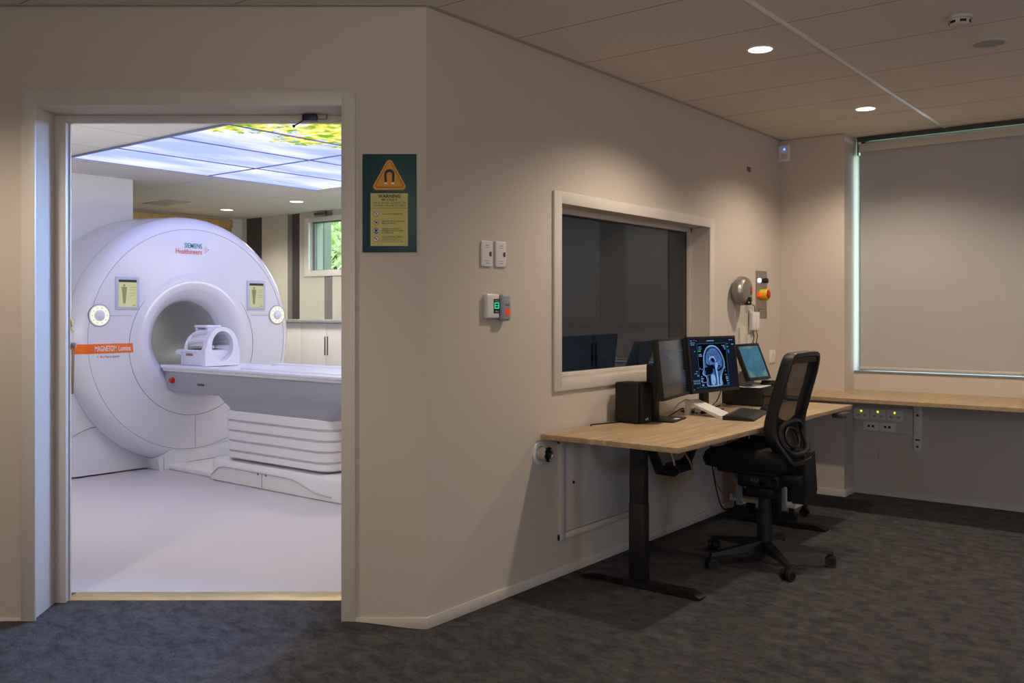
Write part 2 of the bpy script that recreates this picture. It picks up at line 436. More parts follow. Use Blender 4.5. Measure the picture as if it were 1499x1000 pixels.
def text_mesh(s, size, width=None, align='LEFT', spacing=1.0, bold=0.0):
    cu = bpy.data.curves.new('lettering', 'FONT'); cu.body = s; cu.size = size; cu.align_x = align; cu.align_y = 'CENTER'
    cu.space_character = spacing; cu.offset = bold; cu.resolution_u = 3
    t = bpy.data.objects.new('lettering', cu); col.objects.link(t)
    bpy.context.view_layer.update()
    me = bpy.data.meshes.new_from_object(t.evaluated_get(bpy.context.evaluated_depsgraph_get()))
    bpy.data.objects.remove(t); bpy.data.curves.remove(cu)
    if width:
        xs = [v.co.x for v in me.vertices]; w = max(xs)-min(xs); k = width/w if w else 1
        for v in me.vertices: v.co.x *= k
    return me

def put_text(name, lines, m, parent, mtx, label=None):
    """lines: (string, x, y, size, width, align, bold) laid in the xy plane, joined to one mesh and moved by mtx"""
    b = bmesh.new()
    for s, x, y, size, width, align, bold in lines:
        me = text_mesh(s, size, width, align, bold=bold)
        me.transform(Matrix.Translation((x, y, 0))); b.from_mesh(me); bpy.data.meshes.remove(me)
    bmesh.ops.transform(b, matrix=mtx, verts=b.verts)
    me = bpy.data.meshes.new(name); b.to_mesh(me); b.free()
    return obj(name, me, m, parent, label)

def basis(o, ex, ey):
    """matrix taking flat xy art to a plane with axes ex, ey at o"""
    ex, ey = Vector(ex).normalized(), Vector(ey).normalized(); ez = ex.cross(ey)
    return Matrix(((ex.x, ey.x, ez.x, o[0]), (ex.y, ey.y, ez.y, o[1]), (ex.z, ey.z, ez.z, o[2]), (0, 0, 0, 1)))

def circ(cx, cy, r, n=24, a0=0, a1=2*PI):
    full = abs(a1-a0-2*PI) < 1e-6
    return [(cx+r*math.cos(a0+(a1-a0)*i/(n if full else n-1)), cy+r*math.sin(a0+(a1-a0)*i/(n if full else n-1))) for i in range(n)]

def flat(polys, z, mtx):
    g = G()
    for p in polys: g.face([(u, v, z) for u, v in p])
    bmesh.ops.transform(g.b, matrix=mtx, verts=g.b.verts)
    return g

def rect(x0, y0, x1, y1): return [(x0, y0), (x1, y0), (x1, y1), (x0, y1)]

def ringpoly(g, outer, inner, z):
    """flat ring between two outlines of equal length"""
    A = [g.b.verts.new((*p, z)) for p in outer]; B = [g.b.verts.new((*p, z)) for p in inner]; n = len(A)
    for i in range(n): g.b.faces.new((A[i], A[(i+1) % n], B[(i+1) % n], B[i]))

# ---------------------------------------------------------------- the room
CEIL, MCEIL, MF = 2.842, 2.689, .06
XB = -2.883            # wall with the viewing window
YC, YR = 7.245, 7.487  # column face, recessed wall under the blind
YA = 4.182             # depth of the door wall (door-wall coordinates)
R38 = Matrix.Rotation(math.radians(38), 4, 'Z')

struct('floor', G().box((-5.9, -2.1, -.1), (3.7, 7.7, 0)), 'carpet')
def ramp(u, v):
    X = -3.1 + 2.75*u; Y = 3.4 + 1.012*v
    h = .06*v**1.6
    f = min(1, max(0, (X+2.95)/.7)) * min(1, max(0, (-.36-X)/.42)); f = f*f*(3-2*f)
    x, y = door_xy(X, Y); return (x, y, .0015 + h*f)
struct('floor_ramp', G().grid(ramp, 44, 24), 'carpet')

# door wall, built along door-wall coordinates and turned into place
def wallA(lo, hi, g): g.box(lo, hi, mtx=R38)
g = G()
wallA((-4.05, YA, 0), (-2.182, 4.38, 2.95), g); wallA((-.777, YA, 0), (-.391, 4.38, 2.95), g); wallA((-2.182, YA, 2.386), (-.777, 4.38, 2.95), g)
struct('wall_door', g, 'wall')
g = G()
wallA((-4.05, 4.40, 0), (-2.33, 4.52, 2.95), g); wallA((-.62, 4.40, 0), (-.25, 4.52, 2.95), g); wallA((-2.33, 4.40, 2.5), (-.62, 4.52, 2.95), g)
struct('wall_scanner_front', g, 'mri_wall')
# wall with the viewing window
g = G()
XB2 = XB-.22; wy0, wy1, wz0, wz1 = 4.112, 5.942, 1.072, 2.043
g.box((XB2, 3.055, 0), (XB, wy0, 2.95)); g.box((XB2, wy1, 0), (XB, 7.245, 2.95))
g.box((XB2, wy0, 0), (XB, wy1, wz0)); g.box((XB2, wy0, wz1), (XB, wy1, 2.95))
struct('wall_left', g, 'wall')
# column and recessed end wall with the blind window
struct('wall_column', G().box((XB-.22, YC, 0), (-2.365, 7.72, 2.95)), 'wall')
g = G(); bz0, bz1, bx1 = .972, 2.83, 2.7
g.box((-2.365, YR, 0), (3.7, 7.72, bz0)); g.box((bx1, YR, bz0), (3.7, 7.72, 2.95)); g.box((-2.365, YR, bz1), (bx1, 7.72, 2.95))
struct('wall_back', g, 'wall')
struct('wall_right', G().box((3.6, -2.1, 0), (3.7, 7.72, 2.95)), 'wall')
struct('wall_rear', G().box((-5.9, -2.1, 0), (3.7, -2.0, 2.95)), 'wall')
struct('wall_side', G().box((-5.9, -2.1, 0), (-5.6, 1.1, 2.95)), 'wall')
# ceiling as a slab following the walls
e0 = door_xy(-4.05, YA+.05); e1 = door_xy(-.391, YA+.05)
g = G(); g.prism([(-5.9, -2.1), (3.7, -2.1), (3.7, 7.72), (XB-.05, 7.72), (XB-.05, e1[1]), e0, (-5.9, e0[1])], CEIL, CEIL+.08)
struct('ceiling', g, 'ceil')
# ceiling bars and edge angles
for i, x in enumerate((-1.69, -.49, .71, 1.91, 3.11)):
    struct('trim_%d' % (i+1), G().box((x-.013, -2.0, CEIL-.006), (x+.013, YR, CEIL+.001), .002), 'tbar')
struct('trim_6', G().box((XB, 3.055, CEIL-.004), (XB+.03, YC, CEIL+.001)), 'angle')
g = G(); g.box((-4.05, YA-.03, CEIL-.004), (-.385, YA, CEIL+.001), mtx=R38); struct('trim_7', g, 'angle')
struct('trim_8', G().box((XB, YC-.02, CEIL-.004), (-2.365, YC, CEIL+.001)), 'angle')
# baseboards
def base_prof(t=.012, h=.054): return t, h
g = G(); g.box((-4.05, YA-.011, 0), (-2.236, YA, .054), .003, mtx=R38); struct('baseboard_door_left', g, 'trim')
g = G(); g.box((-.713, YA-.011, 0), (-.386, YA, .054), .003, mtx=R38); struct('baseboard_door_right', g, 'trim')
struct('baseboard_left', G().box((XB, 3.05, 0), (XB+.011, YC, .054), .003), 'trim')
struct('baseboard_column', G().box((XB, YC-.011, 0), (-2.354, YC, .054), .003).box((-2.365, YC-.011, 0), (-2.354, YR, .054), .003), 'trim')
struct('baseboard_back', G().box((-2.365, YR-.011, 0), (3.6, YR, .054), .003), 'trim')

# door casing, frame, threshold
g = G()
g.box((-2.233, YA-.014, 0), (-2.170, YA+.002, 2.452), .003, mtx=R38); g.box((-.777, YA-.014, 0), (-.713, YA+.002, 2.452), .003, mtx=R38)
g.box((-2.233, YA-.0135, 2.386), (-.713, YA+.002, 2.452), .003, mtx=R38)
d1 = struct('door_1', g, 'trim')
g = G()
g.box((-2.182, 4.375, .03), (-2.130, 4.405, 2.386), .002, mtx=R38); g.box((-.80, 4.375, .03), (-.777, 4.405, 2.386), .002, mtx=R38)
g.box((-2.182, 4.375, 2.350), (-.777, 4.405, 2.386), .002, mtx=R38)
struct('door_frame', g, 'trim', d1)
g = G(); g.box((-2.147, 4.408, .06), (-2.124, 4.420, 2.4), mtx=R38); struct('door_contact_strip', g, 'offwhite', d1)
g = G(); g.box((-2.147, 4.400, .02), (-.60, 4.53, .064), .002, mtx=R38); struct('trim_9', g, 'brass')

# viewing window
g = G()
g.box((XB, 4.045, 1.013), (XB+.014, 4.118, 2.105), .003); g.box((XB, 5.936, 1.013), (XB+.014, 6.01, 2.105), .003)
g.box((XB, 4.05, 2.040), (XB+.0135, 6.0, 2.105), .003); g.box((XB, 4.05, 1.013), (XB+.0135, 6.0, 1.075), .003)
w1 = struct('window_1', g, 'trim')
g = G(); gx = XB-.13
for a, b in (((gx-.04, wy0, wz0), (gx, wy0+.03, wz1)), ((gx-.04, wy1-.03, wz0), (gx, wy1, wz1)), ((gx-.04, wy0, wz1-.03), (gx, wy1, wz1)), ((gx-.04, wy0, wz0), (gx, wy1, wz0+.025))):
    g.box(a, b, .003)
struct('window_frame', g, 'trim', w1)
g = G()
for a, b in (((gx-.035, wy0+.03, wz0+.02), (gx-.03, wy0+.045, wz1-.03)), ((gx-.035, wy1-.05, wz0+.02), (gx-.03, wy1-.03, wz1-.03)), ((gx-.035, wy0+.03, wz1-.042), (gx-.03, wy1-.03, wz1-.03))):
    g.box(a, b)
struct('window_seal', g, 'black', w1)
struct('window_pane', G().face([(gx-.027, wy0+.02, wz0+.02), (gx-.027, wy1-.02, wz0+.02), (gx-.027, wy1-.02, wz1-.02), (gx-.027, wy0+.02, wz1-.02)]), 'darkglass', w1, fix=False)

# blind window: frame, sill, glass
g = G(); fx0 = -2.36
g.box((fx0, 7.62, bz0), (fx0+.045, 7.68, bz1), .003); g.box((bx1-.05, 7.62, bz0), (bx1, 7.68, bz1), .003)
g.box((fx0, 7.62, bz1-.02), (bx1, 7.68, bz1), .003); g.box((fx0, 7.62, bz0), (bx1, 7.68, bz0+.04), .003); g.box((.1, 7.62, bz0), (.15, 7.68, bz1), .003)
w2 = struct('window_2', g, 'midgrey')
struct('window_sill', G().box((-2.364, YR-.006, bz0-.012), (bx1, 7.62, bz0+.004), .002), 'midgrey', w2)
struct('window_pane', G().face([(fx0+.04, 7.65, bz0+.02), (bx1-.04, 7.65, bz0+.02), (bx1-.04, 7.65, bz1-.01), (fx0+.04, 7.65, bz1-.01)]), 'clearglass', w2, fix=False)

# roller blind
t = thing('roller_blind', 'grey roller blind pulled down over the bright end window', 'blind', (-2.33, 7.505, 1.0))
def B_(lo, hi, *a): return G().box([lo[0]+2.33, lo[1]-7.505, lo[2]-1.0], [hi[0]+2.33, hi[1]-7.505, hi[2]-1.0], *a)
obj('fabric', B_((-2.322, 7.504, 1.0), (2.62, 7.506, 2.745)), 'blind', t)
obj('roller_tube', G().cyl((0, .012, 1.752), (4.98, .012, 1.752), .030, n=20), 'midgrey', t)
obj('bottom_bar', B_((-2.325, 7.497, .985), (2.64, 7.513, 1.008), .004), 'offwhite', t)
obj('end_bracket', B_((-2.345, 7.49, 2.70), (-2.331, 7.55, 2.828), .002), 'midgrey', t)
obj('valance', B_((-2.325, 7.478, 2.722), (2.64, 7.484, 2.786), .002), 'offwhite', t)
obj('headrail', B_((-2.34, 7.47, 2.802), (2.65, 7.49, 2.838), .002), 'darkgrey', t)

# ---------------------------------------------------------------- the scanner room shell
struct('floor_scanner_room', G().prism([(-10.5, 1.55), (-4.6, 1.55), door_xy(-2.3, 4.53), door_xy(-.6, 4.53), (XB2, 3.5), (XB2, 7.7), (-10.5, 7.7)], -.02, MF), 'vinyl')
struct('ceiling_scanner_room', G().prism([(-10.6, 1.5), (-4.9, 1.5), door_xy(-.35, 4.45), (XB2, 3.3), (XB2, 7.72), (-10.6, 7.72)], MCEIL, MCEIL+.08), 'mri_ceil')
g = G(); mx0, mx1, mz0, mz1 = -9.085, -7.8, 1.95, 2.575
g.box((-10.6, 7.49, 0), (mx0, 7.72, 2.9)); g.box((mx1, 7.49, 0), (XB2, 7.72, 2.9)); g.box((mx0, 7.49, 0), (mx1, 7.72, mz0)); g.box((mx0, 7.49, mz1), (mx1, 7.72, 2.9))
struct('wall_scanner_striped', g, 'stripe')
struct('wall_scanner_back', G().box((-10.6, 1.4, 0), (-10.46, 7.6, 2.9)), 'mri_wall')
struct('wall_scanner_side', G().box((-10.6, 1.4, 0), (-4.6, 1.55, 2.9)), 'mri_wall')
struct('trim_10', G().box((-10.462, 5.0, .06), (-10.43, 7.30, 2.66), .004).box((-10.44, 5.0, 2.56), (-10.40, 7.30, 2.66), .004), 'timber')
g = G()
g.box((-9.16, 7.475, 1.885), (mx0+.01, 7.50, 2.625), .003); g.box((mx1-.01, 7.475, 1.885), (mx1+.075, 7.50, 2.625), .003)
g.box((-9.16, 7.476, mz1-.01), (mx1+.07, 7.50, 2.625), .003); g.box((-9.16, 7.476, 1.885), (mx1+.07, 7.50, mz0+.01), .003)
w3 = struct('window_3', g, 'white')
g = G()
g.box((mx0, 7.56, mz0), (mx0+.03, 7.60, mz1)); g.box((mx1-.03, 7.56, mz0), (mx1, 7.60, mz1)); g.box((mx0, 7.56, mz1-.02), (mx1, 7.60, mz1)); g.box((mx0, 7.56, mz0), (mx1, 7.60, mz0+.02))
struct('window_frame', g, 'midgrey', w3)
struct('window_pane', G().face([(mx0+.02, 7.58, mz0+.01), (mx1-.02, 7.58, mz0+.01), (mx1-.02, 7.58, mz1-.01), (mx0+.02, 7.58, mz1-.01)]), 'tintglass', w3, fix=False)

# outside the scanner-room window
struct('exterior_ground', G().box((-40, 7.75, -.4), (20, 40, -.3)), 'lawn')
struct('exterior_pier', G().box((-10.9, 8.3, -.3), (-9.74, 8.42, 3.6)).box((-10.9, 7.75, 2.95), (-9.7, 8.4, 3.1)), 'pier')
t = thing('garden_tree', 'sunlit yellow-green tree outside the scanner room window', 'tree', (-14.4, 12.4, -.3))
obj('trunk', G().tube([(0, 0, 0), (.1, .05, 1.4), (0, .1, 3)], [.16, .12, .07], 8), 'bark', t)
g = G()
for i in range(2600):
    a, b, r = random.uniform(0, 2*PI), random.uniform(-1, 1), random.random()**.4
    c = Vector((2.3*r*math.cos(a)*math.sqrt(1-b*b), 1.6*r*math.sin(a)*math.sqrt(1-b*b), 3.2+1.9*r*b))
    u = Vector((random.gauss(0, 1), random.gauss(0, 1), random.gauss(0, 1))).normalized(); v = u.orthogonal().normalized(); L = random.uniform(.07, .13)
    g.face([c-u*L, c+v*L*.5, c+u*L, c-v*L*.5])
obj('foliage', g, 'leaf', t, fix=False)

# ---------------------------------------------------------------- luminous sky ceiling
PW, PD = .705, 1.255
px0, py1 = -7.28, None
# far corner of the array, and steps towards the door along +x
far = (-7.28, 6.10)
panel = None
k = 0
for i in range(4):
    for j in range(2):
        loc = (far[0]+PW*(i+.5), far[1]-PD*(j+.5), MCEIL-.012)
        lab = ('blue sky ceiling light panel, row %s from the scanner, %s' % (('first', 'second', 'third', 'fourth')[i], ('striped wall side', 'door side')[j]))
        if panel is None:
            panel = thing('sky_ceiling_panel', lab, 'ceiling light', loc, 0, 'glowing sky picture panels in the scanner room ceiling')
            obj('picture', G().box((-PW/2+.012, -PD/2+.012, 0), (PW/2-.012, PD/2-.012, .006)), 'sky', panel)
            g = G(); a, b = PW/2-.001, PD/2-.001
            g.box((-a, -b, -.003), (-a+.014, b, .011)); g.box((a-.014, -b, -.003), (a, b, .011)); g.box((-a, -b, -.003), (a, -b+.014, .011)); g.box((-a, b-.014, -.003), (a, b, .011))
            obj('frame', g, 'panelframe', panel)
        else: copy_thing(panel, lab, loc)

# downlights
def downlight(name, label, loc, r, lamp, group):
    t = thing(name, label, 'ceiling light', loc, 0, group)
    obj('trim_ring', G().lathe([(.0, r+.012), (-.004, r+.010), (-.005, r), (.0, r-.002)], n=40), 'white', t)
    obj('diffuser', G().lathe([(-.0015, 0), (-.0025, r*.6), (-.002, r)], n=40), lamp, t)
    return t
dl = downlight('downlight', 'round lit downlight above the near end of the desk', (-1.957, 4.646, CEIL), .063, 'lamp', 'ceiling downlights in the control room')
copy_thing(dl, 'round lit downlight in front of the column, near the blind', (-1.962, 6.452, CEIL))
dm = downlight('scanner_room_downlight', 'small round downlight above the scanner, next to the timber panel', (-9.614, 6.662, MCEIL), .075, 'lampcool', 'downlights in the scanner room')
copy_thing(dm, 'small round downlight in front of the striped wall window', (-8.278, 6.649, MCEIL))

# ceiling fittings
t = thing('smoke_detector', 'white round smoke detector on the ceiling tiles', 'smoke detector', (-1.0, 4.72, CEIL))
obj('base', G().lathe([(0, .056), (-.012, .056), (-.014, .05)], n=36), 'offwhite', t)
g = G(); g.lathe([(-.014, .048), (-.034, .044), (-.042, .036), (-.044, 0)], n=36); obj('sensor_head', g, 'offwhite', t)
g = G()
for a in range(6):
    q = 2*PI*a/6
    g.box((.030, -.014, -.033), (.047, .014, -.022), mtx=Matrix.Rotation(q, 4, 'Z'))
obj('sensor_slots', g, 'black', t)
t = thing('ceiling_speaker', 'flat round grey speaker grille on the ceiling behind the smoke detector', 'speaker', (-.98, 5.27, CEIL))
obj('rim', G().lathe([(0, .092), (-.005, .09), (-.006, .074), (0, .072)], n=40), 'offwhite', t)
obj('grille', G().lathe([(-.003, .073), (-.005, .04), (-.005, 0)], n=40), 'midgrey', t)
solo('ceiling_vent', G().box((-.27, -.14, -.006), (.27, .14, .002), .003), 'greyplastic', 'grey rectangular vent tile in the scanner room ceiling above the scanner', 'vent', (-9.52, 5.80, MCEIL))
solo('slot_vent', G().box((-.10, -.02, -.03), (.10, .02, .0), .003), 'darkgrey', 'small dark slot on the ceiling edge above the scanner room window', 'vent', (-8.82, 7.45, MCEIL-.02))

# ---------------------------------------------------------------- MRI scanner
SX, SY = -7.33, 4.743
ZC, RO = 1.142, 1.10          # bore axis above scanner-room floor, outer radius
RX = Matrix.Rotation(PI/2, 4, 'Y')
sc = thing('mri_scanner', 'huge white ring-shaped scanner with an orange stripe and round bore', 'MRI scanner', (SX, SY, MF))
AX = Matrix.Translation((0, 0, ZC)) @ RX          # lathe z -> +x
prof = [(-.30, RO-.10), (-.20, RO-.05), (-.175, RO-.012), (-.165, RO-.002), (-.15, RO), (-.11, RO-.006), (-.06, RO-.026), (-.02, RO-.065), (-.004, RO-.098), (0, RO-.115),
        (0, .60), (.006, .575), (.014, .55), (.017, .52), (.014, .485), (.006, .46), (-.006, .444), (-.03, .42), (-.075, .378), (-.12, .350), (-.16, .341)]
shell = obj('front_cover', G().lathe(prof, AX, n=128), 'shell', sc, ang=50)
def seam_ring(r, zc, x, a0=0, a1=2*PI, w=.002, n=120):
    pts = [(x, r*math.cos(a), zc+r*math.sin(a)) for a in (a0+(a1-a0)*i/n for i in range(n if abs(a1-a0-2*PI) < 1e-6 else n+1))]
    return G().tube(pts, w, 5, closed=abs(a1-a0-2*PI) < 1e-6)
obj('rim_seam', seam_ring(.982, ZC, .0002), 'seam', shell)
obj('bore_seam', seam_ring(.6245, ZC-.057, .0002, w=.0028), 'seam', shell)
g = G()
for s in (-1, 1): g.box((-.001, s*.604, 1.352), (.0015, s*.97, 1.3555))
g.box((-.001, .005, .165), (.0015, .0085, .46)); g.box((-.006, -.302, .0), (-.0025, -.2985, .12))
obj('panel_joints', g, 'seam', shell)
obj('bore_tunnel', G().lathe([(-.158, .341), (-1.70, .341), (-1.70, .36), (-.17, .36)], AX, n=96), 'bore', sc)
# body behind the front ring: arch outline on the floor, bridged to the bore at the back
def arch(r, n=64):
    pts = []
    for i in range(n+1):
        a = PI*i/n; pts.append((r*math.cos(a), ZC+r*math.sin(a)))
    pts += [(-r, .5), (-r*.985, .015), (-r*.5, .012), (0, .012), (r*.5, .012), (r*.985, .015), (r, .5)]
    return pts
rings = [[(x, u, v) for u, v in arch(r)] for x, r in ((-.20, 1.00), (-.24, 1.05), (-.32, 1.09), (-.45, 1.115), (-.7, 1.122), (-1.2, 1.10), (-1.55, 1.05), (-1.68, .97))]
n = len(rings[0])
hole = []
for (x, u, v) in rings[-1]:
    a = math.atan2(v-ZC, u); hole.append((-1.70, .36*math.cos(a), ZC+.36*math.sin(a)))
hole0 = [(-.19, p[1], p[2]) for p in hole]
body = obj('body', G().loft([hole0]+rings+[hole], caps=False), 'shell', sc, ang=40)
obj('skirt_seam', G().tube([(-.1935, -1.10+.05*i, .30+.115*math.sin(PI*.5*i/6)) for i in range(7)], .003, 5), 'seam', body)
# skirt under the ring
g = G(); g.prism([(-.34, .0), (-.13, .0), (-.10, .045), (.75, .055), (.74, .36), (.5, .215), (.25, .165), (0, .15), (-.25, .165), (-.36, .10)], -.30, -.004, 'x'); obj('base_skirt', g, 'shell', sc)
obj('base_block', G().box((-.30, .36, 0), (.30, .62, .075), .012), 'shell_matt', sc)
# orange stripe following the rim, with lettering
def rim_y(r, z): return -math.sqrt(max(0, r*r-(z-ZC)**2))
zs0, zs1 = 1.041, 1.121
path = [(.002, .594), (.002, .8), (.002, RO-.115)] + [(x+.0022, r+.0022) for x, r in prof[8:2:-1] if x > -.45][::1]
g = G(); A = [g.b.verts.new((x, rim_y(r, zs0), zs0)) for x, r in path]; B = [g.b.verts.new((x, rim_y(r, zs1), zs1)) for x, r in path]
for i in range(len(path)-1): g.b.faces.new((A[i], A[i+1], B[i+1], B[i]))
st = obj('orange_stripe', g, 'orange', sc, 'orange stripe wrapping round the left rim', fix=False)
FM = basis((.0035, 0, 0), (0, 1, 0), (0, 0, 1))
put_text('lettering', [('MAGNETOM', -.925, 1.079, .062, .185, 'LEFT', .0006), ('Lumina', -.722, 1.079, .062, .108, 'LEFT', .0006)], 'letterwhite', st, FM)
put_text('small_lettering', [('A', -.905, 1.014, .03, .012, 'LEFT', 0), ('Matrix System', -.838, 1.014, .03, .125, 'LEFT', 0)], 'lettergrey', sc, FM)
put_text('small_lettering', [('Bio', -.880, 1.014, .03, .036, 'LEFT', 0)], 'coral', sc, FM)
put_text('logo_lettering', [('SIEMENS', .075, 1.976, .062, .178, 'RIGHT', .0005)], 'petrol', sc, FM)
put_text('logo_lettering', [('Healthineers', .075, 1.923, .064, .262, 'RIGHT', .0004)], 'coral', sc, FM)
g = []
for i, (u, v, r) in enumerate([(.105, 1.975, .004), (.12, 1.962, .005), (.137, 1.948, .006), (.12, 1.934, .005), (.105, 1.921, .004), (.105, 1.952, .003), (.092, 1.962, .003), (.118, 1.947, .004), (.10, 1.938, .003)]):
    g.append(circ(u, v, r, 10))
obj('logo_dots', flat(g, 0, FM), 'coral', sc)
# displays and dials, one pair each side of the bore
for s, yc in ((-1, 4.100-SY), (1, 5.402-SY)):
    zc = 1.602-MF; hw, hh = .106, .140
    fr = obj('display_frame', G().box((-.004, yc-hw, zc-hh), (.010, yc+hw, zc+hh), .007, 2), 'bluegrey', sc)
    dm_ = basis((.0108, yc, zc), (0, 1, 0), (0, 0, 1))
    obj('screen', flat([rect(-.080, -.115, .080, .115)], 0, dm_), 'lcd', fr)
    obj('screen_bar', flat([rect(-.080, .093, .080, .115)], .0006, dm_), 'lcdbar', fr)
    bodyp = [circ(-.03, .068, .010, 12), [(-.055, .055), (-.005, .055), (-.012, -.01), (-.02, -.085), (-.04, -.085), (-.048, -.01)], rect(.02, .05, .07, .053), rect(.02, .03, .07, .033), rect(.02, .0, .07, .003), rect(.02, -.02, .06, -.017), rect(.045, -.105, .072, -.098)]
    obj('screen_marks', flat(bodyp, .0006, dm_), 'lcdink', fr)
    yd, zd = (3.858 if s < 0 else 5.647)-SY, 1.415-MF
    DX = Matrix.Translation((0, yd, zd)) @ RX
    di = obj('control_dial', G().lathe([(-.01, .090), (.004, .090), (.008, .084), (.008, .040), (.010, .036)], DX, n=48), 'white', sc)
    obj('dial_rim', G().lathe([(-.008, .0935), (.003, .0935), (.003, .089)], DX, n=48), 'darkgrey', di)
    obj('light_ring', G().lathe([(.0092, .080), (.0092, .046)], DX, n=48), 'ringlight', di)
    obj('knob', G().lathe([(.006, .042), (.020, .040), (.028, .034), (.030, .022), (.034, .014), (.035, 0)], DX, n=36), 'shell', di)
    obj('dial_marks', flat([circ(.063*math.cos(2*PI*q/10), .063*math.sin(2*PI*q/10), .0042, 8) for q in range(10)], 0, basis((.0098, yd, zd), (0, 1, 0), (0, 0, 1))), 'midgrey', di)
pt = bpy.data.lights.new('bore_lamp', 'POINT'); pt.energy = 1.6; pt.color = (1, .98, .92); pt.shadow_soft_size = .06
po = bpy.data.objects.new('bore_lamp', pt); col.objects.link(po); po.location = (SX-1.45, SY, MF+ZC+.2)
# service duct between the scanner and the ceiling
solo('service_duct', G().prism([(-1.3, .603), (-1.3, -.49)] + [(o+.143, 1.202+math.sqrt(1.105**2-o*o)-2.085) for o in [-1.05+.907*i/14 for i in range(15)]] + [(0, .603)], -.9, 0, 'x'), 'shell_matt', 'white boxed duct rising from behind the scanner to the ceiling', 'duct', (-8.12, 4.6, 2.085))

# ---------------------------------------------------------------- patient table
tb = thing('patient_table', 'long white patient table with ribbed pedestal in front of the scanner bore', 'patient table', (-5.9, SY, MF))
def tx(x): return x+5.9
g = G()
sec = lambda w, z0, z1: [(-w, z0+.012), (-w+.012, z0), (w-.012, z0), (w, z0+.012), (w, z1-.008), (w-.01, z1), (.24, z1-.004), (0, z1-.010), (-.24, z1-.004), (-w+.01, z1), (-w, z1-.008)]
rings = []
for x, w in ((tx(-7.405), .25), (tx(-7.40), .295), (tx(-7.33), .311), (tx(-5.2), .311), (tx(-4.85), .311), (tx(-4.70), .30), (tx(-4.62), .25), (tx(-4.60), .18)):
    k_ = w/.311
    rings.append([(x, u*k_, v) for u, v in sec(.311, .887, .921)])
top = obj('tabletop', G().loft(rings), 'coil', tb)
obj('mattress', G().box((tx(-6.35), -.22, .905), (tx(-4.72), .22, .932), .012, 3), 'coil', tb)
obj('cushion_edge', G().box((tx(-6.45), .16, .914), (tx(-4.72), .296, .944), .014, 3), 'coil', tb)
g = G()
prf = [(tx(-7.345), .872), (tx(-7.34), .80), (tx(-7.30), .705), (tx(-7.24), .693), (tx(-4.75), .693), (tx(-4.68), .72), (tx(-4.66), .872)]
g.prism(prf, -.292, .292, 'y'); bm = g.b
es = [e for e in bm.edges if abs(e.verts[0].co.y-e.verts[1].co.y) < 1e-6]
bmesh.ops.bevel(bm, geom=es, offset=.018, segments=2, affect='EDGES', profile=.5)
bmside = obj('side_beam', g, 'greyplastic', tb)
obj('top_edge', G().box((tx(-7.36), -.300, .868), (tx(-4.66), .300, .890), .006), 'shell_matt', tb)
obj('stop_button', G().cyl((tx(-7.20), -.286, .793), (tx(-7.20), -.302, .793), .026, n=20).cyl((tx(-7.20), -.300, .793), (tx(-7.20), -.325, .793), .019, n=20), 'red', bmside, 'red stop button on the table side')
obj('side_switch', G().box((tx(-6.84), -.296, .763), (tx(-6.74), -.288, .782), .004), 'darkgrey', bmside)
# grey neck and ribbed pedestal
def rrect(x0, x1, w, r, z, n=6):
    pts = []
    for cx, cy, a in ((x1-r, w-r, 0), (x0+r, w-r, PI/2), (x0+r, -w+r, PI), (x1-r, -w+r, 3*PI/2)):
        for i in range(n+1):
            q = a+PI/2*i/n; pts.append((cx+r*math.cos(q), cy+r*math.sin(q), z))
    return pts
g = G(); g.loft([rrect(tx(-6.62), tx(-4.95), .286, .10, .70), rrect(tx(-6.55), tx(-5.1), .285, .10, .655), rrect(tx(-6.47), tx(-5.18), .275, .10, .60), rrect(tx(-6.44), tx(-5.2), .27, .10, .55)]); obj('neck', g, 'greyplastic', tb)
rings = []
zb = [.585, .505, .425, .345, .265, .205]
for i in range(5):
    z1, z0 = zb[i], zb[i+1]; e = .004*i
    x0, x1 = tx(-6.505+.012*i), tx(-5.185)
    rings += [rrect(x0+.012, x1-.012, .282+e-.012, .11, z1), rrect(x0, x1, .288+e, .12, z1-.008), rrect(x0, x1, .292+e, .12, z0+.012), rrect(x0+.012, x1-.012, .284+e-.012, .11, z0)]
ped = obj('pedestal', G().loft(rings), 'shell_matt', tb)
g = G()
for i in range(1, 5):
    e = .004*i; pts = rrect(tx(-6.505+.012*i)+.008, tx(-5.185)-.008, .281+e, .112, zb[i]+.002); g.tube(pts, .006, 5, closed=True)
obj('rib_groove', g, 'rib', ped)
# plinth with its stepped side recess
g = G(); g.loft([rrect(tx(-6.64), tx(-4.95), .305, .10, 0), rrect(tx(-6.65), tx(-4.94), .312, .10, .01), rrect(tx(-6.66), tx(-4.93), .318, .11, .155), rrect(tx(-6.645), tx(-4.945), .305, .10, .178), rrect(tx(-6.6), tx(-4.99), .27, .08, .186)])
pl = obj('plinth', g, 'shell_matt', tb)
rc = [(tx(-6.60), .045), (tx(-6.50), .115), (tx(-6.42), .130), (tx(-5.62), .128), (tx(-5.52), .118), (tx(-5.30), .055), (tx(-5.12), .040), (tx(-5.05), .040), (tx(-5.05), .012), (tx(-6.61), .012)]
g = G(); g.prism(rc, -.3165, -.312, 'y'); obj('plinth_recess', g, 'white', pl)
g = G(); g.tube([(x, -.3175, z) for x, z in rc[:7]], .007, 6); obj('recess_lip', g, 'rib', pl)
g = G()
for x in (-5.98, -5.88): g.cyl((tx(x), -.316, .115), (tx(x), -.319, .115), .008, n=10)
g.box((tx(-5.931), -.3182, .012), (tx(-5.928), -.316, .128))
obj('plinth_screws', g, 'darkgrey', pl)
obj('table_rail', G().box((tx(-7.36), -.25, 0), (tx(-6.62), .22, .042), .008), 'shell_matt', tb)

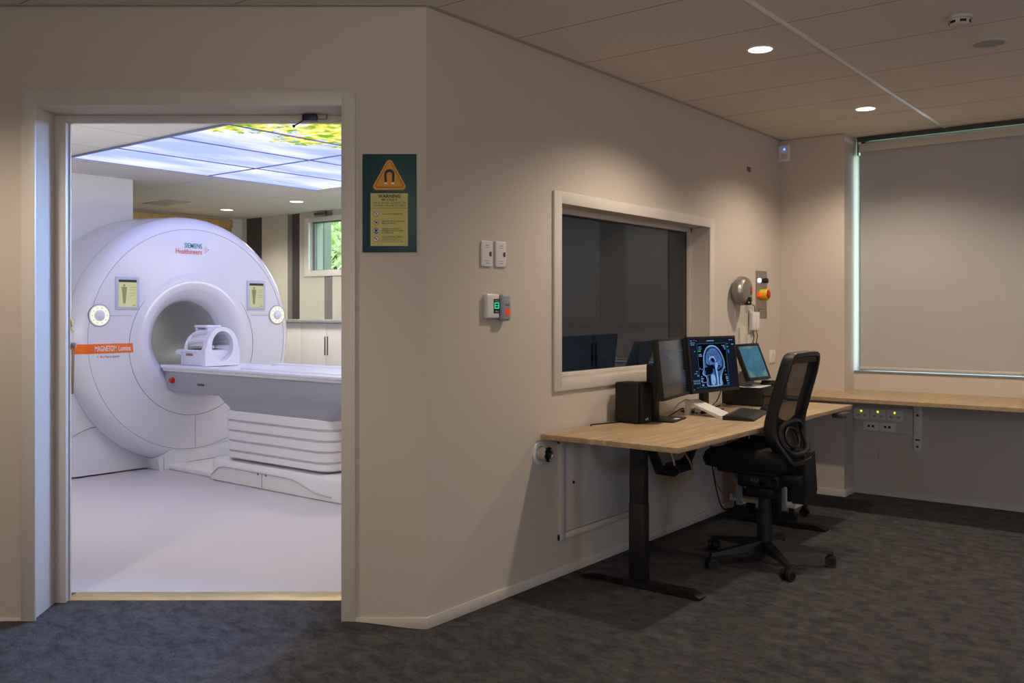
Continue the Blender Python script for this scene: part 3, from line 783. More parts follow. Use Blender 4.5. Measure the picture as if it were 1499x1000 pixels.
# head coil on the table
hc = thing('head_coil', 'white head coil with open rings standing on the patient table', 'head coil', (-7.02, SY-.02, MF+.914))
hc.scale = (.86, .86, .86)
# front ring: arched plate with an oval opening
def coil_plate(x0, x1):
    n = 40; out = []; inn = []
    for i in range(n):
        a = 2*PI*i/n; ca, sa = math.cos(a), math.sin(a)
        inn.append((.125*ca, .205+.150*sa))
        if sa >= 0: out.append((.180*ca, .205+.190*sa))
        else:
            t_ = min(1/max(abs(ca), 1e-6), 1/max(abs(sa), 1e-6)); out.append((.20*ca*t_ if abs(ca) > abs(sa) else .20*ca*t_, .205+.200*sa*t_))
    g = G()
    V = {}
    for key, pts in (('o', out), ('i', inn)):
        for x in (x0, x1): V[key, x] = [g.b.verts.new((x, u, v)) for u, v in pts]
    for a, b in ((('o', x0), ('o', x1)), (('o', x1), ('i', x1)), (('i', x1), ('i', x0)), (('i', x0), ('o', x0))):
        for i in range(n): g.b.faces.new((V[a][i], V[a][(i+1) % n], V[b][(i+1) % n], V[b][i]))
    return g
obj('front_ring', coil_plate(.10, .17), 'coil', hc, ang=40)
obj('lower_shell', G().box((-.33, -.165, .0), (.10, .165, .165), .02, 3), 'coil', hc)
obj('lower_lip', G().box((-.36, -.185, .135), (-.02, .185, .165), .008), 'coil', hc)
g = G()
for i in range(5):
    a = PI*(.12+.76*i/4)
    g.tube([(-.24, .15*math.cos(a)*.9, .165+.17*math.sin(a)), (-.10, .17*math.cos(a), .19+.175*math.sin(a)), (.11, .165*math.cos(a), .20+.18*math.sin(a))], [.022, .026, .022], 8)
g.tube([(-.24, .15*math.cos(PI*i/12), .16+.17*math.sin(PI*i/12)) for i in range(13)], .022, 8)
obj('upper_cage', g, 'coil', hc)
obj('handle_bridge', G().box((-.20, -.09, .385), (.02, .09, .412), .012, 3).box((-.20, -.075, .33), (-.16, .075, .39), .01).box((-.02, -.075, .35), (.02, .075, .39), .01), 'coil', hc)
def hood(u, v):
    a = PI*(.06+.88*v); x = -.25+.35*u; k_ = .80+.20*min(1, u*2)
    return (x, .158*k_*math.cos(a), .165+.195*k_*math.sin(a))
obj('upper_shell', G().grid(hood, 10, 20), 'coil', hc)
obj('mirror', G().box((-.15, -.06, .345), (-.03, .06, .375), .004), 'bluegrey', hc)
obj('clip', G().box((-.375, -.19, .115), (-.30, -.16, .15), .006), 'coil', hc)
obj('release_tab', G().box((-.22, -.168, .10), (-.10, -.163, .125), .003), 'tan', hc)

# storage cabinets and counter along the striped wall
CW = .92; first = None
for i in range(7):
    x = -9.615+CW*i+.0
    lab = 'white coil storage cabinet under the striped wall, %s along the counter from the scanner' % ('first', 'second', 'third', 'fourth', 'fifth', 'sixth', 'seventh')[i]
    loc = (x, 7.045, MF)
    if first is None:
        first = thing('storage_cabinet', lab, 'cabinet', loc, 0, 'coil storage cabinets under the striped wall')
        obj('carcass', G().box((.002, .018, 0), (CW-.002, .44, 1.255)), 'white', first)
        for a, b, hx in ((.003, CW/2-.003, CW/2-.022), (CW/2+.003, CW-.003, CW/2+.022)):
            d = obj('door', G().box((a, 0, .06), (b, .018, 1.25), .003), 'white', first)
            obj('handle', G().box((hx-.010, -.005, .88), (hx+.010, .003, 1.10), .004), 'darkgrey', d)
    else: copy_thing(first, lab, loc)
solo('counter_top', G().box((0, 0, 0), (6.5, .47, .035), .004), 'greyplastic', 'grey counter top over the white storage cabinets', 'counter top', (-9.63, 7.02, MF+1.256))

# ---------------------------------------------------------------- things round the scanner-room door
def door_thing(name, label, cat, X, Y, z):
    x, y = door_xy(X, Y); return thing(name, label, cat, (x, y, z), math.radians(38))
# warning sign (local x along the wall, local z up, front towards -y)
sg = door_thing('warning_sign', 'teal warning board with amber magnet triangle beside the doorway', 'sign', -.558, YA, 1.719)
obj('board', G().box((-.123, -.008, 0), (.123, 0, .447), .0015), 'teal', sg)
SM = basis((0, -.0088, 0), (1, 0, 0), (0, 0, 1))
def rtri(cx, zb_, hw, h, r):
    P = [(cx-hw, zb_), (cx+hw, zb_), (cx, zb_+h)]; out = []
    ctr = []
    # rounded corners from a smaller triangle
    for i in range(3):
        p, a, b = Vector(P[i]), Vector(P[i-1]), Vector(P[(i+1) % 3])
        u, v = (a-p).normalized(), (b-p).normalized(); bis = (u+v).normalized(); half = u.angle(v)/2
        c = p+bis*(r/math.sin(half)); a0 = math.atan2((-bis).y, (-bis).x); sp = PI/2-half
        for k in range(-4, 5): out.append((c.x+r*math.cos(a0+sp*k/4), c.y+r*math.sin(a0+sp*k/4)))
    return out
tri = obj('warning_triangle', flat([rtri(0, .283, .085, .154, .016)], 0, SM), 'amber', sg)
g = G(); ringpoly(g, rtri(0, .294, .070, .127, .010), rtri(0, .2965, .066, .121, .008), .0006); bmesh.ops.transform(g.b, matrix=SM, verts=g.b.verts)
obj('triangle_line', g, 'ink', tri)
g = G()
mo = [(-.024, .311)] + [(.0, 0)]*0
outer = [(-.022, .318), (-.024, .352)] + [(.024*math.cos(a)*1.0, .356+.022*math.sin(a)) for a in [PI-PI*i/12 for i in range(13)]] + [(.024, .352), (.022, .318)]
inner = [(-.011, .318), (-.0125, .350)] + [(.0125*math.cos(a), .352+.0125*math.sin(a)) for a in [PI-PI*i/12 for i in range(13)]] + [(.0125, .350), (.011, .318)]
A = [g.b.verts.new((*p, .0006)) for p in outer]; B = [g.b.verts.new((*p, .0006)) for p in inner]
for i in range(len(A)-1): g.b.faces.new((A[i], A[i+1], B[i+1], B[i]))
bmesh.ops.transform(g.b, matrix=SM, verts=g.b.verts)
obj('magnet_symbol', g, 'ink', tri)
obj('magnet_poles', flat([rect(-.0225, .309, -.0105, .318), rect(.0105, .309, .0225, .318)], .0006, SM), 'letterwhite', tri)
pn = obj('text_panel', flat([rect(-.086, .028, .084, .268)], 0, SM), 'cream', sg)
SM2 = SM @ Matrix.Translation((0, 0, .0006))
put_text('lettering', [('WARNING', 0, .254, .022, .104, 'CENTER', .0006), ('MRI ZONE IV', 0, .238, .013, .072, 'CENTER', .0002), ('MRI SCANNER ALWAYS ON', 0, .224, .0125, .150, 'CENTER', 0), ('STRONG MAGNETIC FIELD', 0, .2115, .0125, .148, 'CENTER', 0),
    ('NO UNAUTHORISED ENTRY', -.034, .1735, .0085, .096, 'LEFT', .0001), ('PERSONS WITH PACEMAKERS', -.034, .1405, .0085, .104, 'LEFT', .0001), ('MUST NOT ENTER', -.034, .1305, .0085, .062, 'LEFT', .0001),
    ('HEARING PROTECTION', -.034, .106, .0085, .080, 'LEFT', .0001), ('REQUIRED WHEN SCANNER', -.034, .097, .0085, .097, 'LEFT', .0001), ('IN OPERATION', -.034, .088, .0085, .052, 'LEFT', .0001),
    ('NO LOOSE METAL OBJECTS', -.034, .0695, .0085, .097, 'LEFT', .0001), ('NO METALLIC IMPLANTS', -.034, .0615, .006, .072, 'LEFT', 0), ('NO KEYS, PHONES, CARDS', -.034, .0545, .006, .090, 'LEFT', 0), ('NO WATCHES, JEWELLERY', -.034, .0475, .006, .098, 'LEFT', 0)], 'ink', pn, SM2)
obj('panel_rule', flat([rect(-.086, .1995, .084, .2008)], .0006, SM), 'ink', pn)
for zc, kind in ((.1735, 0), (.1355, 1), (.097, 2), (.0595, 3)):
    cx = -.060
    if kind == 2:
        ic = obj('safety_symbol', flat([circ(cx, zc, .0125, 24)], .0006, SM), 'signblue', pn)
        g = G(); ringpoly(g, circ(cx, zc+.001, .0085, 16), circ(cx, zc+.001, .0068, 16), .0012)
        for s in (-1, 1): g.face([(cx+s*.0085+u, zc+v, .0012) for u, v in rect(-.002, -.005, .002, .003)])
        bmesh.ops.transform(g.b, matrix=SM, verts=g.b.verts); obj('safety_figure', g, 'letterwhite', ic)
    else:
        ic = obj('safety_symbol', flat([circ(cx, zc, .0125, 24)], .0005, SM), 'letterwhite', pn)
        pl_ = {0: [circ(cx, zc+.006, .002, 10), rect(cx-.0025, zc-.002, cx+.0025, zc+.0035), [(cx-.0025, zc-.002), (cx-.0005, zc-.002), (cx-.003, zc-.008), (cx-.005, zc-.008)], [(cx+.0005, zc-.002), (cx+.0025, zc-.002), (cx+.005, zc-.008), (cx+.003, zc-.008)]],
               1: [[(cx, zc-.007), (cx+.007, zc+.001), (cx+.006, zc+.005), (cx+.003, zc+.006), (cx, zc+.003), (cx-.003, zc+.006), (cx-.006, zc+.005), (cx-.007, zc+.001)]],
               3: [rect(cx-.006, zc-.001, cx+.006, zc+.001), circ(cx-.004, zc+.004, .0025, 10), rect(cx-.001, zc-.007, cx+.001, zc+.006)]}[kind]
        obj('safety_figure', flat(pl_, .0011, SM), 'ink', ic)
        g = G(); ringpoly(g, circ(cx, zc, .0125, 24), circ(cx, zc, .0102, 24), .0016)
        q = Matrix.Translation((cx, zc, .0016)) @ Matrix.Rotation(-PI/4, 4, 'Z')
        g.face([q @ Vector((*p, 0)) for p in rect(-.0105, -.0011, .0105, .0011)])
        bmesh.ops.transform(g.b, matrix=SM, verts=g.b.verts); obj('prohibition_ring', g, 'signred', ic)

# door switch on the door head
sw = door_thing('door_contact_switch', 'small dark switch box with a lever under the door head', 'switch', -.958, 4.372, 2.352)
obj('bracket', G().box((-.05, -.006, .008), (.04, .004, .036), .002), 'offwhite', sw)
obj('housing', G().box((-.035, -.040, .0), (.035, -.006, .030), .004), mat('navy_plastic', (28, 34, 62), .4), sw)
obj('lever', G().tube([(-.030, -.03, .004), (-.052, -.032, -.012), (-.072, -.034, -.024)], .003, 6).ball((-.074, -.034, -.026), .007), 'black', sw)
obj('conduit', G().tube([(.035, -.02, .01), (.06, -.02, .008), (.078, -.018, .012), (.080, -.016, .034), (.078, -.016, .054)], .004, 8), 'steel', sw)
sp_ = door_thing('hanging_latch_bar', 'thin tan latch bar hanging at the left door edge', 'door latch', -2.132, 4.43, 1.05)
obj('bar', G().tube([(.012, 0, .235), (.012, -.004, .08), (.008, 0, .0)], .006, 6), 'tan', sp_)
obj('bracket', G().box((-.012, -.008, .225), (.026, .008, .250), .002), 'steel', sp_)
solo('brass_clip', G().box((-.006, -.006, 0), (.010, .006, .035), .002).tube([(.0, -.004, .0), (.012, -.006, -.018), (.018, -.004, -.026)], .003, 5), 'brass', 'tiny brass clip on the left door edge above the latch bar', 'clip', (*door_xy(-2.128, 4.42), 1.375), math.radians(38))

# ---------------------------------------------------------------- fittings on the window wall (local x out of the wall)
def wall_thing(name, label, cat, y, z, group=None): return thing(name, label, cat, (XB, y, z), 0, group)
for i, (y0, lab) in enumerate(((3.480, 'white upright switch plate with red lamp, nearer the doorway'), (3.590, 'white upright switch plate with red lamp, nearer the viewing window'))):
    if i == 0:
        s0 = wall_thing('switch_plate', lab, 'switch', y0, 1.733, 'paired switch plates on the window wall')
        obj('plate', G().box((0, -.042, -.064), (.011, .042, .064), .006, 3), 'white', s0)
        obj('rocker', G().box((.009, .016, -.012), (.015, .030, .012), .003), 'darkgrey', s0)
        obj('indicator_lamp', G().ball((.0125, .012, .001), .0032, n=8), 'redbutton', s0)
        obj('plate_markings', G().box((.0108, -.015, .040), (.0116, .012, .043)).box((.0108, -.02, .030), (.0116, .016, .032)).box((.0108, -.02, -.036), (.0116, .016, -.034)).box((.0108, -.012, -.048), (.0116, .012, -.045)), 'lettergrey', s0)
    else: copy_thing(s0, lab, (XB, y0, 1.735))
t = wall_thing('lit_display_unit', 'white wall unit with glowing green digits', 'display', 3.507, 1.475)
obj('housing', G().box((0, -.047, -.060), (.028, .047, .060), .008, 3), 'white', t)
obj('display_window', G().box((.026, .000, -.036), (.0295, .044, .036), .002), 'black', t)
g = G()
for (a, b, c, d) in ((.006, -.012, .040, -.008), (.006, .014, .040, .018), (.006, .001, .040, .004), (.006, -.012, .010, .018), (.036, -.012, .040, .018)):
    g.box((.0292, a, b), (.0305, c, d))
obj('digits', g, 'green', t)
obj('display_caption', G().box((.0292, .008, .022), (.0303, .038, .030)).box((.0292, .008, -.030), (.0303, .038, -.022)), 'steel', t)
t = wall_thing('alarm_handset', 'grey rounded wall alarm unit with round red button', 'alarm', 3.592, 1.468)
obj('cradle', G().box((0, -.036, -.062), (.022, .040, .062), .012, 3), 'midgrey', t)
obj('cover', G().box((.014, -.034, -.066), (.044, .038, .068), .018, 4), 'greyplastic', t)
obj('call_button', G().cyl((.042, .004, -.022), (.048, .004, -.022), .017, n=24), 'redbutton', t, 'round red button')
obj('sounder_slots', G().box((.0435, -.012, .016), (.0452, .020, .019)).box((.0435, -.012, .009), (.0452, .020, .012)), 'darkgrey', t)

t = wall_thing('dome_unit', 'grey dome-shaped wall unit with orange tag beside the viewing window', 'wall unit', 6.385, 1.60)
HX = RX
t.scale = (.82, 1, 1); t.location.y = 6.365
obj('back_shell', G().lathe([(0, .055), (.02, .085), (.055, .105), (.085, .108)], HX, n=40), 'midgrey', t)
g = G(); g.lathe([(.085, .108), (.100, .106), (.128, .090), (.145, .055), (.150, 0)], HX, n=40); obj('front_shell', g, 'steel', t)
obj('trim_band', G().tube([(.147*math.cos(a)*.98+.004, .02, .108*math.sin(a)) for a in [-1.3+2.6*i/14 for i in range(15)]], .012, 6, flat=(1, .5)), 'darkgrey', t)
obj('lens_block', G().box((.105, -.030, -.105), (.150, .045, -.040), .014, 3), 'black', t)
obj('lens', G().cyl((.148, .005, -.065), (.156, .005, -.065), .014, n=20), 'gloss', t)
obj('indicator', G().ball((.150, -.02, -.085), .006, n=8).ball((.150, .03, -.085), .006, n=8), 'white', t)
obj('orange_tag', G().box((.132, .030, -.008), (.150, .058, .030), .003), 'orange', t, 'small orange tag')
obj('cable', G().tube([(.01, .0, -.07), (.006, 0, -.16), (.006, -.002, -.30)], .003, 5), 'cable_wh', t)

t = wall_thing('emergency_stop_plate', 'steel control plate with a yellow and red emergency stop button', 'control plate', 6.858, 1.395)
obj('plate', G().box((0, -.106, 0), (.004, .106, .371), .002), 'steel', t)
obj('stop_collar', G().lathe([(.004, .044), (.060, .044), (.062, .041), (.060, .034), (.040, .032)], Matrix.Translation((0, 0, .185)) @ RX, n=36), 'yellow', t)
obj('stop_button', G().lathe([(.03, .018), (.052, .020), (.055, .028), (.066, .028), (.070, .022), (.071, 0)], Matrix.Translation((0, 0, .185)) @ RX, n=32), 'red', t)
obj('alarm_lamp', G().cyl((.004, -.066, .185), (.014, -.066, .185), .014, n=16), 'redled', t)
obj('key_switch', G().cyl((.004, .035, .296), (.040, .035, .296), .019, n=24), 'black', t)
obj('indicator_lamp', G().cyl((.004, -.050, .296), (.016, -.050, .296), .017, n=20), 'whiteled', t)
obj('plate_markings', G().box((.0038, -.06, .070), (.0046, .03, .074)).box((.0038, -.06, .055), (.0046, -.045, .068)), 'ink', t)

hz = (1.376, 6.61)
t = wall_thing('handset_holder', 'two white handsets with curled cords hanging below the grey dome', 'handset', 6.665, 1.31)
obj('holder_plate', G().box((0, -.05, -.02), (.012, .06, .15), .003), 'offwhite', t)
for yy in (-.036, .030):
    h = obj('handset', G().box((.012, yy-.027, -.005), (.050, yy+.027, .135), .008, 3), 'white', t)
    obj('handset_cord', G().tube([(.03, yy, 0), (.035, yy+.01, -.05), (.02, yy+.012, -.14), (.012, yy+.01, -.22)], .0035, 6), 'darkgrey', h)
obj('hook', G().tube([(.01, .0, .19), (.03, 0, .18), (.03, .006, .135)], .004, 6), 'darkgrey', t)
t = wall_thing('paper_note', 'small grey notice stuck beside the grey dome, upper one', 'note', 6.60, 1.60)
obj('sheet', G().box((0, -.03, -.035), (.002, .03, .035)), 'greyplastic', t)
copy_thing(t, 'small grey notice above the hanging handsets, lower one', (XB, 6.59, 1.475))
for i, (y, w) in enumerate(((6.49, .055), (6.62, .05))):
    solo('cable_cover', G().box((0, -w, -.30), (.018, w, .03), .004), 'offwhite', ('wide flat white cable cover behind the monitors', 'flat white cable cover below the hanging handsets')[i], 'cable cover', (XB, y, 1.30 if i == 0 else 1.245))
t = wall_thing('socket_plate', 'small white socket plate near the corner behind the touchscreen', 'socket', 7.07, 1.09)
obj('plate', G().box((0, -.06, -.052), (.010, .06, .052), .003), 'white', t)
obj('switch_rocker', G().box((.009, -.012, .004), (.014, .012, .028), .002), 'cream', t)
t = thing('motion_sensor', 'small white motion sensor with blue light high in the corner', 'sensor', (XB+.05, YC, 2.73))
obj('housing', G().box((-.05, -.05, -.065), (.045, 0, .065), .010, 3), 'white', t)
obj('lens', G().box((-.02, -.056, -.05), (.034, -.046, -.005), .005), 'offwhite', t)
obj('indicator_lamp', G().ball((.005, -.051, .03), .008, n=10), 'blueled', t)
solo('tape_scrap', G().box((0, -.04, -.02), (.002, .03, .012)).box((0, -.008, -.03), (.002, .012, -.018)), 'purple', 'torn purple tape scrap high on the window wall', 'tape', (XB, 6.63, 2.54))
t = wall_thing('round_wall_outlet', 'chrome round outlet on a white rosette just left of the desk', 'outlet', 3.925, .695)
obj('rosette', G().lathe([(0, .062), (.006, .060), (.010, .045), (.010, .03)], RX, n=40), 'white', t)
obj('spout', G().lathe([(.008, .040), (.062, .040), (.064, .036), (.058, .033)], RX, n=40), 'chrome', t)
obj('opening', G().lathe([(.058, .034), (.05, .02), (.048, 0)], RX, n=30), 'black', t)
# access panel behind the desk
t = wall_thing('access_panel', 'white access panel set in the wall under the desk', 'access panel', 4.09, .20)
g = G(); g.box((0, 0, 0), (.012, .055, .555), .002); g.box((0, .755, 0), (.012, .80, .555), .002); g.box((0, 0, 0), (.0115, .80, .035), .002); g.box((0, 0, .525), (.0115, .80, .56), .002)
obj('frame', g, 'trim', t)
t.scale = (1.8, 1, 1)
dr = obj('door', G().box((.0, .060, .040), (.006, .75, .52), .002), 'trim', t)
obj('keyhole', G().cyl((.005, .14, .30), (.009, .14, .30), .009, n=14), 'black', dr)

# ---------------------------------------------------------------- desk
DX0, DX1, DY0, DY1, DZ = -2.868, -2.058, 3.915, 6.475, .80
dk = thing('standing_desk', 'oak-topped height-adjustable desk with black T-legs below the viewing window', 'desk', ((DX0+DX1)/2, (DY0+DY1)/2, 0))
ox, oy = (DX0+DX1)/2, (DY0+DY1)/2
hx, hy = (DX1-DX0)/2, (DY1-DY0)/2
obj('desktop', G().box((-hx, -hy, DZ-.027), (hx, hy, DZ), .002), 'oak', dk)
for yl in (4.215, 6.03):
    y = yl-oy; x = -2.445-ox
    lg = obj('leg', G().box((x-.045, y-.030, .03), (x+.045, y+.030, .44), .004).box((x-.043, y-.028, .40), (x+.043, y+.028, .64), .004).box((x-.041, y-.026, .60), (x+.041, y+.026, .775), .004), 'powder', dk)
    obj('foot', G().prism([(-2.785-ox, .006), (-2.08-ox, .006), (-2.08-ox, .014), (-2.14-ox, .036), (-2.70-ox, .036), (-2.785-ox, .016)], y-.036, y+.036, 'y'), 'powder', lg)
    obj('top_bracket', G().box((-.34, y-.03, .745), (.33, y+.03, .772), .003), 'powder', dk)
obj('crossbar', G().box((-2.49-ox, 4.2-oy, .735), (-2.45-ox, 6.05-oy, .770), .003).box((-2.38-ox, 4.2-oy, .735), (-2.34-ox, 6.05-oy, .770), .003), 'powder', dk)
h = obj('height_control', G().box((-2.10-ox, 6.17-oy, .735), (-2.01-ox, 6.28-oy, .770), .008), 'darkgrey', dk)
obj('control_buttons', G().box((-2.011-ox, 6.195-oy, .746), (-2.0085-ox, 6.26-oy, .758)), 'lettergrey', h)
obj('cable_spine', G().tube([(-2.45-ox, 4.36-oy, .70), (-2.46-ox, 4.46-oy, .58), (-2.46-ox, 4.62-oy, .545), (-2.45-ox, 4.78-oy, .60), (-2.44-ox, 4.88-oy, .735)], .028, 10), 'black', dk)
# cables drooping below the desk
solo('power_brick', G().box((-.05, -.09, -.025), (.05, .06, .025), .008).box((-.04, .06, -.018), (.04, .085, .018), .006), 'black', 'black power brick hanging under the desk front', 'power supply', (-2.47, 4.72, .565), 0)
for i, (pts, m, lab) in enumerate((
    ([(-2.40, 4.5, .77), (-2.36, 4.62, .62), (-2.36, 4.66, .53), (-2.40, 4.62, .50), (-2.44, 4.62, .52)], 'tan', 'thin tan cable drooping below the desk top'),
    ([(-2.44, 4.45, .77), (-2.44, 4.56, .66), (-2.46, 4.64, .575)], 'cable_wh', 'thin white cable hanging to the power brick'),
    ([(-2.84, 6.05, .77), (-2.80, 5.95, .5), (-2.82, 5.90, .3), (-2.80, 6.05, .12)], 'cable_or', 'orange cable running down behind the trolley'),
    ([(-2.80, 6.12, .77), (-2.76, 6.0, .6), (-2.78, 6.0, .32), (-2.74, 6.12, .2)], 'cable_or', 'second orange cable looping behind the trolley posts'),
    ([(-2.70, 6.2, .77), (-2.68, 6.05, .45), (-2.72, 6.02, .3), (-2.70, 6.2, .25)], 'cable_bl', 'blue cable loop behind the computer trolley'),
    ([(-2.83, 5.85, .74), (-2.80, 5.82, .4), (-2.78, 5.92, .1), (-2.76, 6.05, .06)], 'black', 'black cable dropping to the floor behind the trolley'),
    ([(-2.66, 6.1, .75), (-2.62, 6.02, .5), (-2.66, 6.0, .28), (-2.68, 6.12, .2)], 'cable_wh', 'white cable loop beside the computer tower'))):
    # smooth the drop
    P = [Vector(p) for p in pts]; S = []
    for a in range(len(P)-1):
        p0, p1, p2, p3 = P[max(a-1, 0)], P[a], P[a+1], P[min(a+2, len(P)-1)]
        for q in range(6):
            u = q/6; S.append(.5*((2*p1)+(p2-p0)*u+(2*p0-5*p1+4*p2-p3)*u*u+(3*p1-p0-3*p2+p3)*u**3))
    S.append(P[-1])
    solo('cable', G().tube(S, .005, 6), m, lab, 'cable')

# bench along the end wall
bn = thing('bench', 'long oak bench top fixed along the wall under the blind', 'bench', (-2.365, YR, 0))
g = G(); bl, br_ = XB+.002+2.365, 3.59+2.365
yf = 6.675-YR
g.prism([(bl, yf), (br_, yf), (br_, -.001), (.001, -.001), (.001, YC-YR-.001), (bl, YC-YR-.001)], .798, .824, 'z'); obj('bench_top', g, 'oak_side', bn)
bk = obj('bracket', G().box((.455, -.022, .375), (.515, -.001, .795), .003).box((.475, -.55, .775), (.495, -.006, .797), .002), 'white', bn)
obj('bracket_screws', G().cyl((.485, -.028, .41), (.485, -.021, .41), .010, n=10).cyl((.485, -.028, .65), (.485, -.021, .65), .010, n=10).cyl((.485, -.028, .74), (.485, -.021, .74), .010, n=10).box((.468, -.0235, .455), (.502, -.021, .468)), 'darkgrey', bk)
copy_ = bk.copy(); col.objects.link(copy_); copy_.location = (1.9, 0, 0); c2 = bk.children[0].copy(); col.objects.link(c2); c2.parent = copy_

# power outlets under the bench
solo('outlet_trunking', G().box((0, -.022, 0), (.445, 0, .20), .004), 'offwhite', 'grey trunking panel under the bench that carries the sockets', 'trunking', (-2.36, YR, .495))
pw = None
for i in range(3):
    loc = (-2.30+.127*i, YR-.022, .637); lab = '%s double power point with a yellow light under the bench' % ('left', 'middle', 'right')[i]
    if pw is None:
        pw = thing('power_point', lab, 'socket', loc, 0, 'power points with yellow lights under the bench')
        obj('plate', G().box((-.060, -.010, -.042), (.060, 0, .042), .003), 'white', pw)
        obj('indicator_lamp', G().ball((.0, -.011, .022), .007, n=8), 'amberled', pw)
        obj('sockets', G().box((-.035, -.0108, -.02), (-.030, -.0095, -.004)).box((-.022, -.0108, -.02), (-.017, -.0095, -.004)).box((.018, -.0108, -.02), (.023, -.0095, -.004)).box((.031, -.0108, -.02), (.036, -.0095, -.004)), 'darkgrey', pw)
    else: copy_thing(pw, lab, loc)
dp = None
for i in range(2):
    loc = (-2.225+.125*i, YR-.022, .543); lab = '%s data outlet plate below the power points' % ('left', 'right')[i]
    if dp is None:
        dp = thing('data_outlet', lab, 'socket', loc, 0, 'data outlets under the bench')
        obj('plate', G().box((-.0615, -.010, -.033), (.0615, 0, .033), .003), 'white', dp)
        obj('ports', G().box((-.026, -.0108, -.008), (-.008, -.0095, .010)).box((.006, -.0108, -.008), (.024, -.0095, .010)), 'black', dp)
    else: copy_thing(dp, lab, loc)
bp_ = None
for i in range(2):
    loc = (-2.245+.137*i, YR, .32); lab = '%s blank wall plate near the floor under the bench' % ('left', 'right')[i]
    if bp_ is None:
        bp_ = thing('blank_plate', lab, 'wall plate', loc, 0, 'blank plates near the floor')
        obj('plate', G().box((-.062, -.009, -.038), (.062, 0, .038), .003), 'wall', bp_)
    else: copy_thing(bp_, lab, loc)

# ---------------------------------------------------------------- things on the desk
def oriented(loc, yaw, tilt=0):
    """local x = right along the screen, y = out of the screen (front), z = up; front faces yaw measured from +x"""
    return Matrix.Translation(loc) @ Matrix.Rotation(yaw+PI/2, 4, 'Z') @ Matrix.Rotation(-tilt, 4, 'X')

def monitor(name, label, cat, base, yaw, w, h, zc, tilt, depth=.035):
    """root at the foot on the desk; screen local frame: x right seen from the front, -y front"""
    t = thing(name, label, cat, base, yaw+PI/2)
    T = Matrix.Translation((0, -.03, zc)) @ Matrix.Rotation(-tilt, 4, 'X')
    ca = G().box((-w/2, -.008, -h/2), (w/2, depth-.008, h/2), .004, mtx=T)
    obj('casing', ca, 'black', t)
    g = G(); b = .014
    g.box((-w/2, -.012, h/2-b), (w/2, -.007, h/2), .0015, mtx=T); g.box((-w/2, -.012, -h/2), (w/2, -.007, -h/2+b*1.3), .0015, mtx=T)
    g.box((-w/2, -.012, -h/2), (-w/2+b, -.007, h/2), .0015, mtx=T); g.box((w/2-b, -.012, -h/2), (w/2, -.007, h/2), .0015, mtx=T)
    obj('bezel', g, 'powder', t)
    S = T @ basis((0, -.0085, 0), (1, 0, 0), (0, 0, 1))
    return t, S, (w/2-b, h/2-b)

# centre monitor with the head scan
mo, S, (sw_, sh_) = monitor('scan_monitor', 'black monitor showing a blue side-view brain scan', 'monitor', (-2.63, 5.42, DZ), math.radians(-8), .535, .355, .313, math.radians(6))
def UV(u, v): return ((u-.5)*2*sw_, (.5-v)*2*sh_)
def poly(pts): return [UV(*p) for p in pts]
def spline(pts, n=6):
    P = [Vector(p) for p in pts]; N = len(P); out = []
    for i in range(N):
        p0, p1, p2, p3 = P[(i-1) % N], P[i], P[(i+1) % N], P[(i+2) % N]
        for q in range(n):
            u = q/n; v = .5*((2*p1)+(p2-p0)*u+(2*p0-5*p1+4*p2-p3)*u*u+(3*p1-p0-3*p2+p3)*u**3); out.append((v.x, v.y))
    return out
scr = obj('screen', flat([poly([(0, 0), (1, 0), (1, 1), (0, 1)])], 0, S), 'scr_bg', mo)
obj('image_area', flat([poly([(.165, .10), (.80, .10), (.80, .93), (.165, .93)])], .0004, S), 'scr_black', scr)
head = [(.335, .925), (.315, .80), (.30, .735), (.245, .70), (.235, .665), (.262, .60), (.268, .54), (.270, .42), (.285, .32), (.325, .22), (.39, .155), (.47, .132), (.56, .15), (.64, .22), (.70, .33), (.735, .45), (.735, .55), (.70, .63), (.665, .70), (.645, .80), (.64, .925)]
hp = spline(head, 4)
obj('scan_outline', flat([poly(hp)], .0008, S), 'scan_light', scr)
def shrink(pts, c, k): return [(c[0]+(u-c[0])*k, c[1]+(v-c[1])*k) for u, v in pts]
obj('scan_tissue', flat([poly(shrink(hp, (.49, .60), .945))], .0012, S), 'scan_mid', scr)
skull = spline([(.315, .50), (.305, .40), (.325, .29), (.39, .205), (.47, .172), (.55, .19), (.62, .25), (.675, .35), (.70, .45), (.70, .54), (.665, .60), (.60, .645), (.52, .62), (.44, .58), (.36, .55)], 4)
obj('scan_skull', flat([poly(skull)], .0016, S), 'scan_dark', scr)
brain = spline([(.33, .49), (.322, .40), (.34, .30), (.40, .22), (.47, .188), (.55, .205), (.61, .265), (.66, .36), (.683, .45), (.682, .53), (.64, .58), (.58, .61), (.52, .575), (.47, .51), (.40, .52)], 4)
obj('scan_brain', flat([poly(brain)], .0020, S), 'scan_brain', scr)
g = [poly(spline([(.52, .50), (.555, .47), (.575, .52), (.555, .60), (.565, .72), (.565, .91), (.535, .91), (.53, .72), (.515, .60)], 4)), poly(spline([(.405, .73), (.45, .70), (.49, .73), (.505, .82), (.48, .90), (.43, .90), (.405, .82)], 4))]
ca_ = [(.395, .415), (.41, .37), (.455, .345), (.505, .36), (.535, .41), (.545, .45), (.53, .455), (.515, .42), (.49, .385), (.455, .37), (.425, .39), (.412, .425)]
g += [poly(spline(ca_, 3)), poly(spline([(.60, .80), (.625, .72), (.64, .78), (.63, .90), (.60, .90)], 3))]
obj('scan_brainstem', flat(g, .0024, S), 'scan_light', scr)
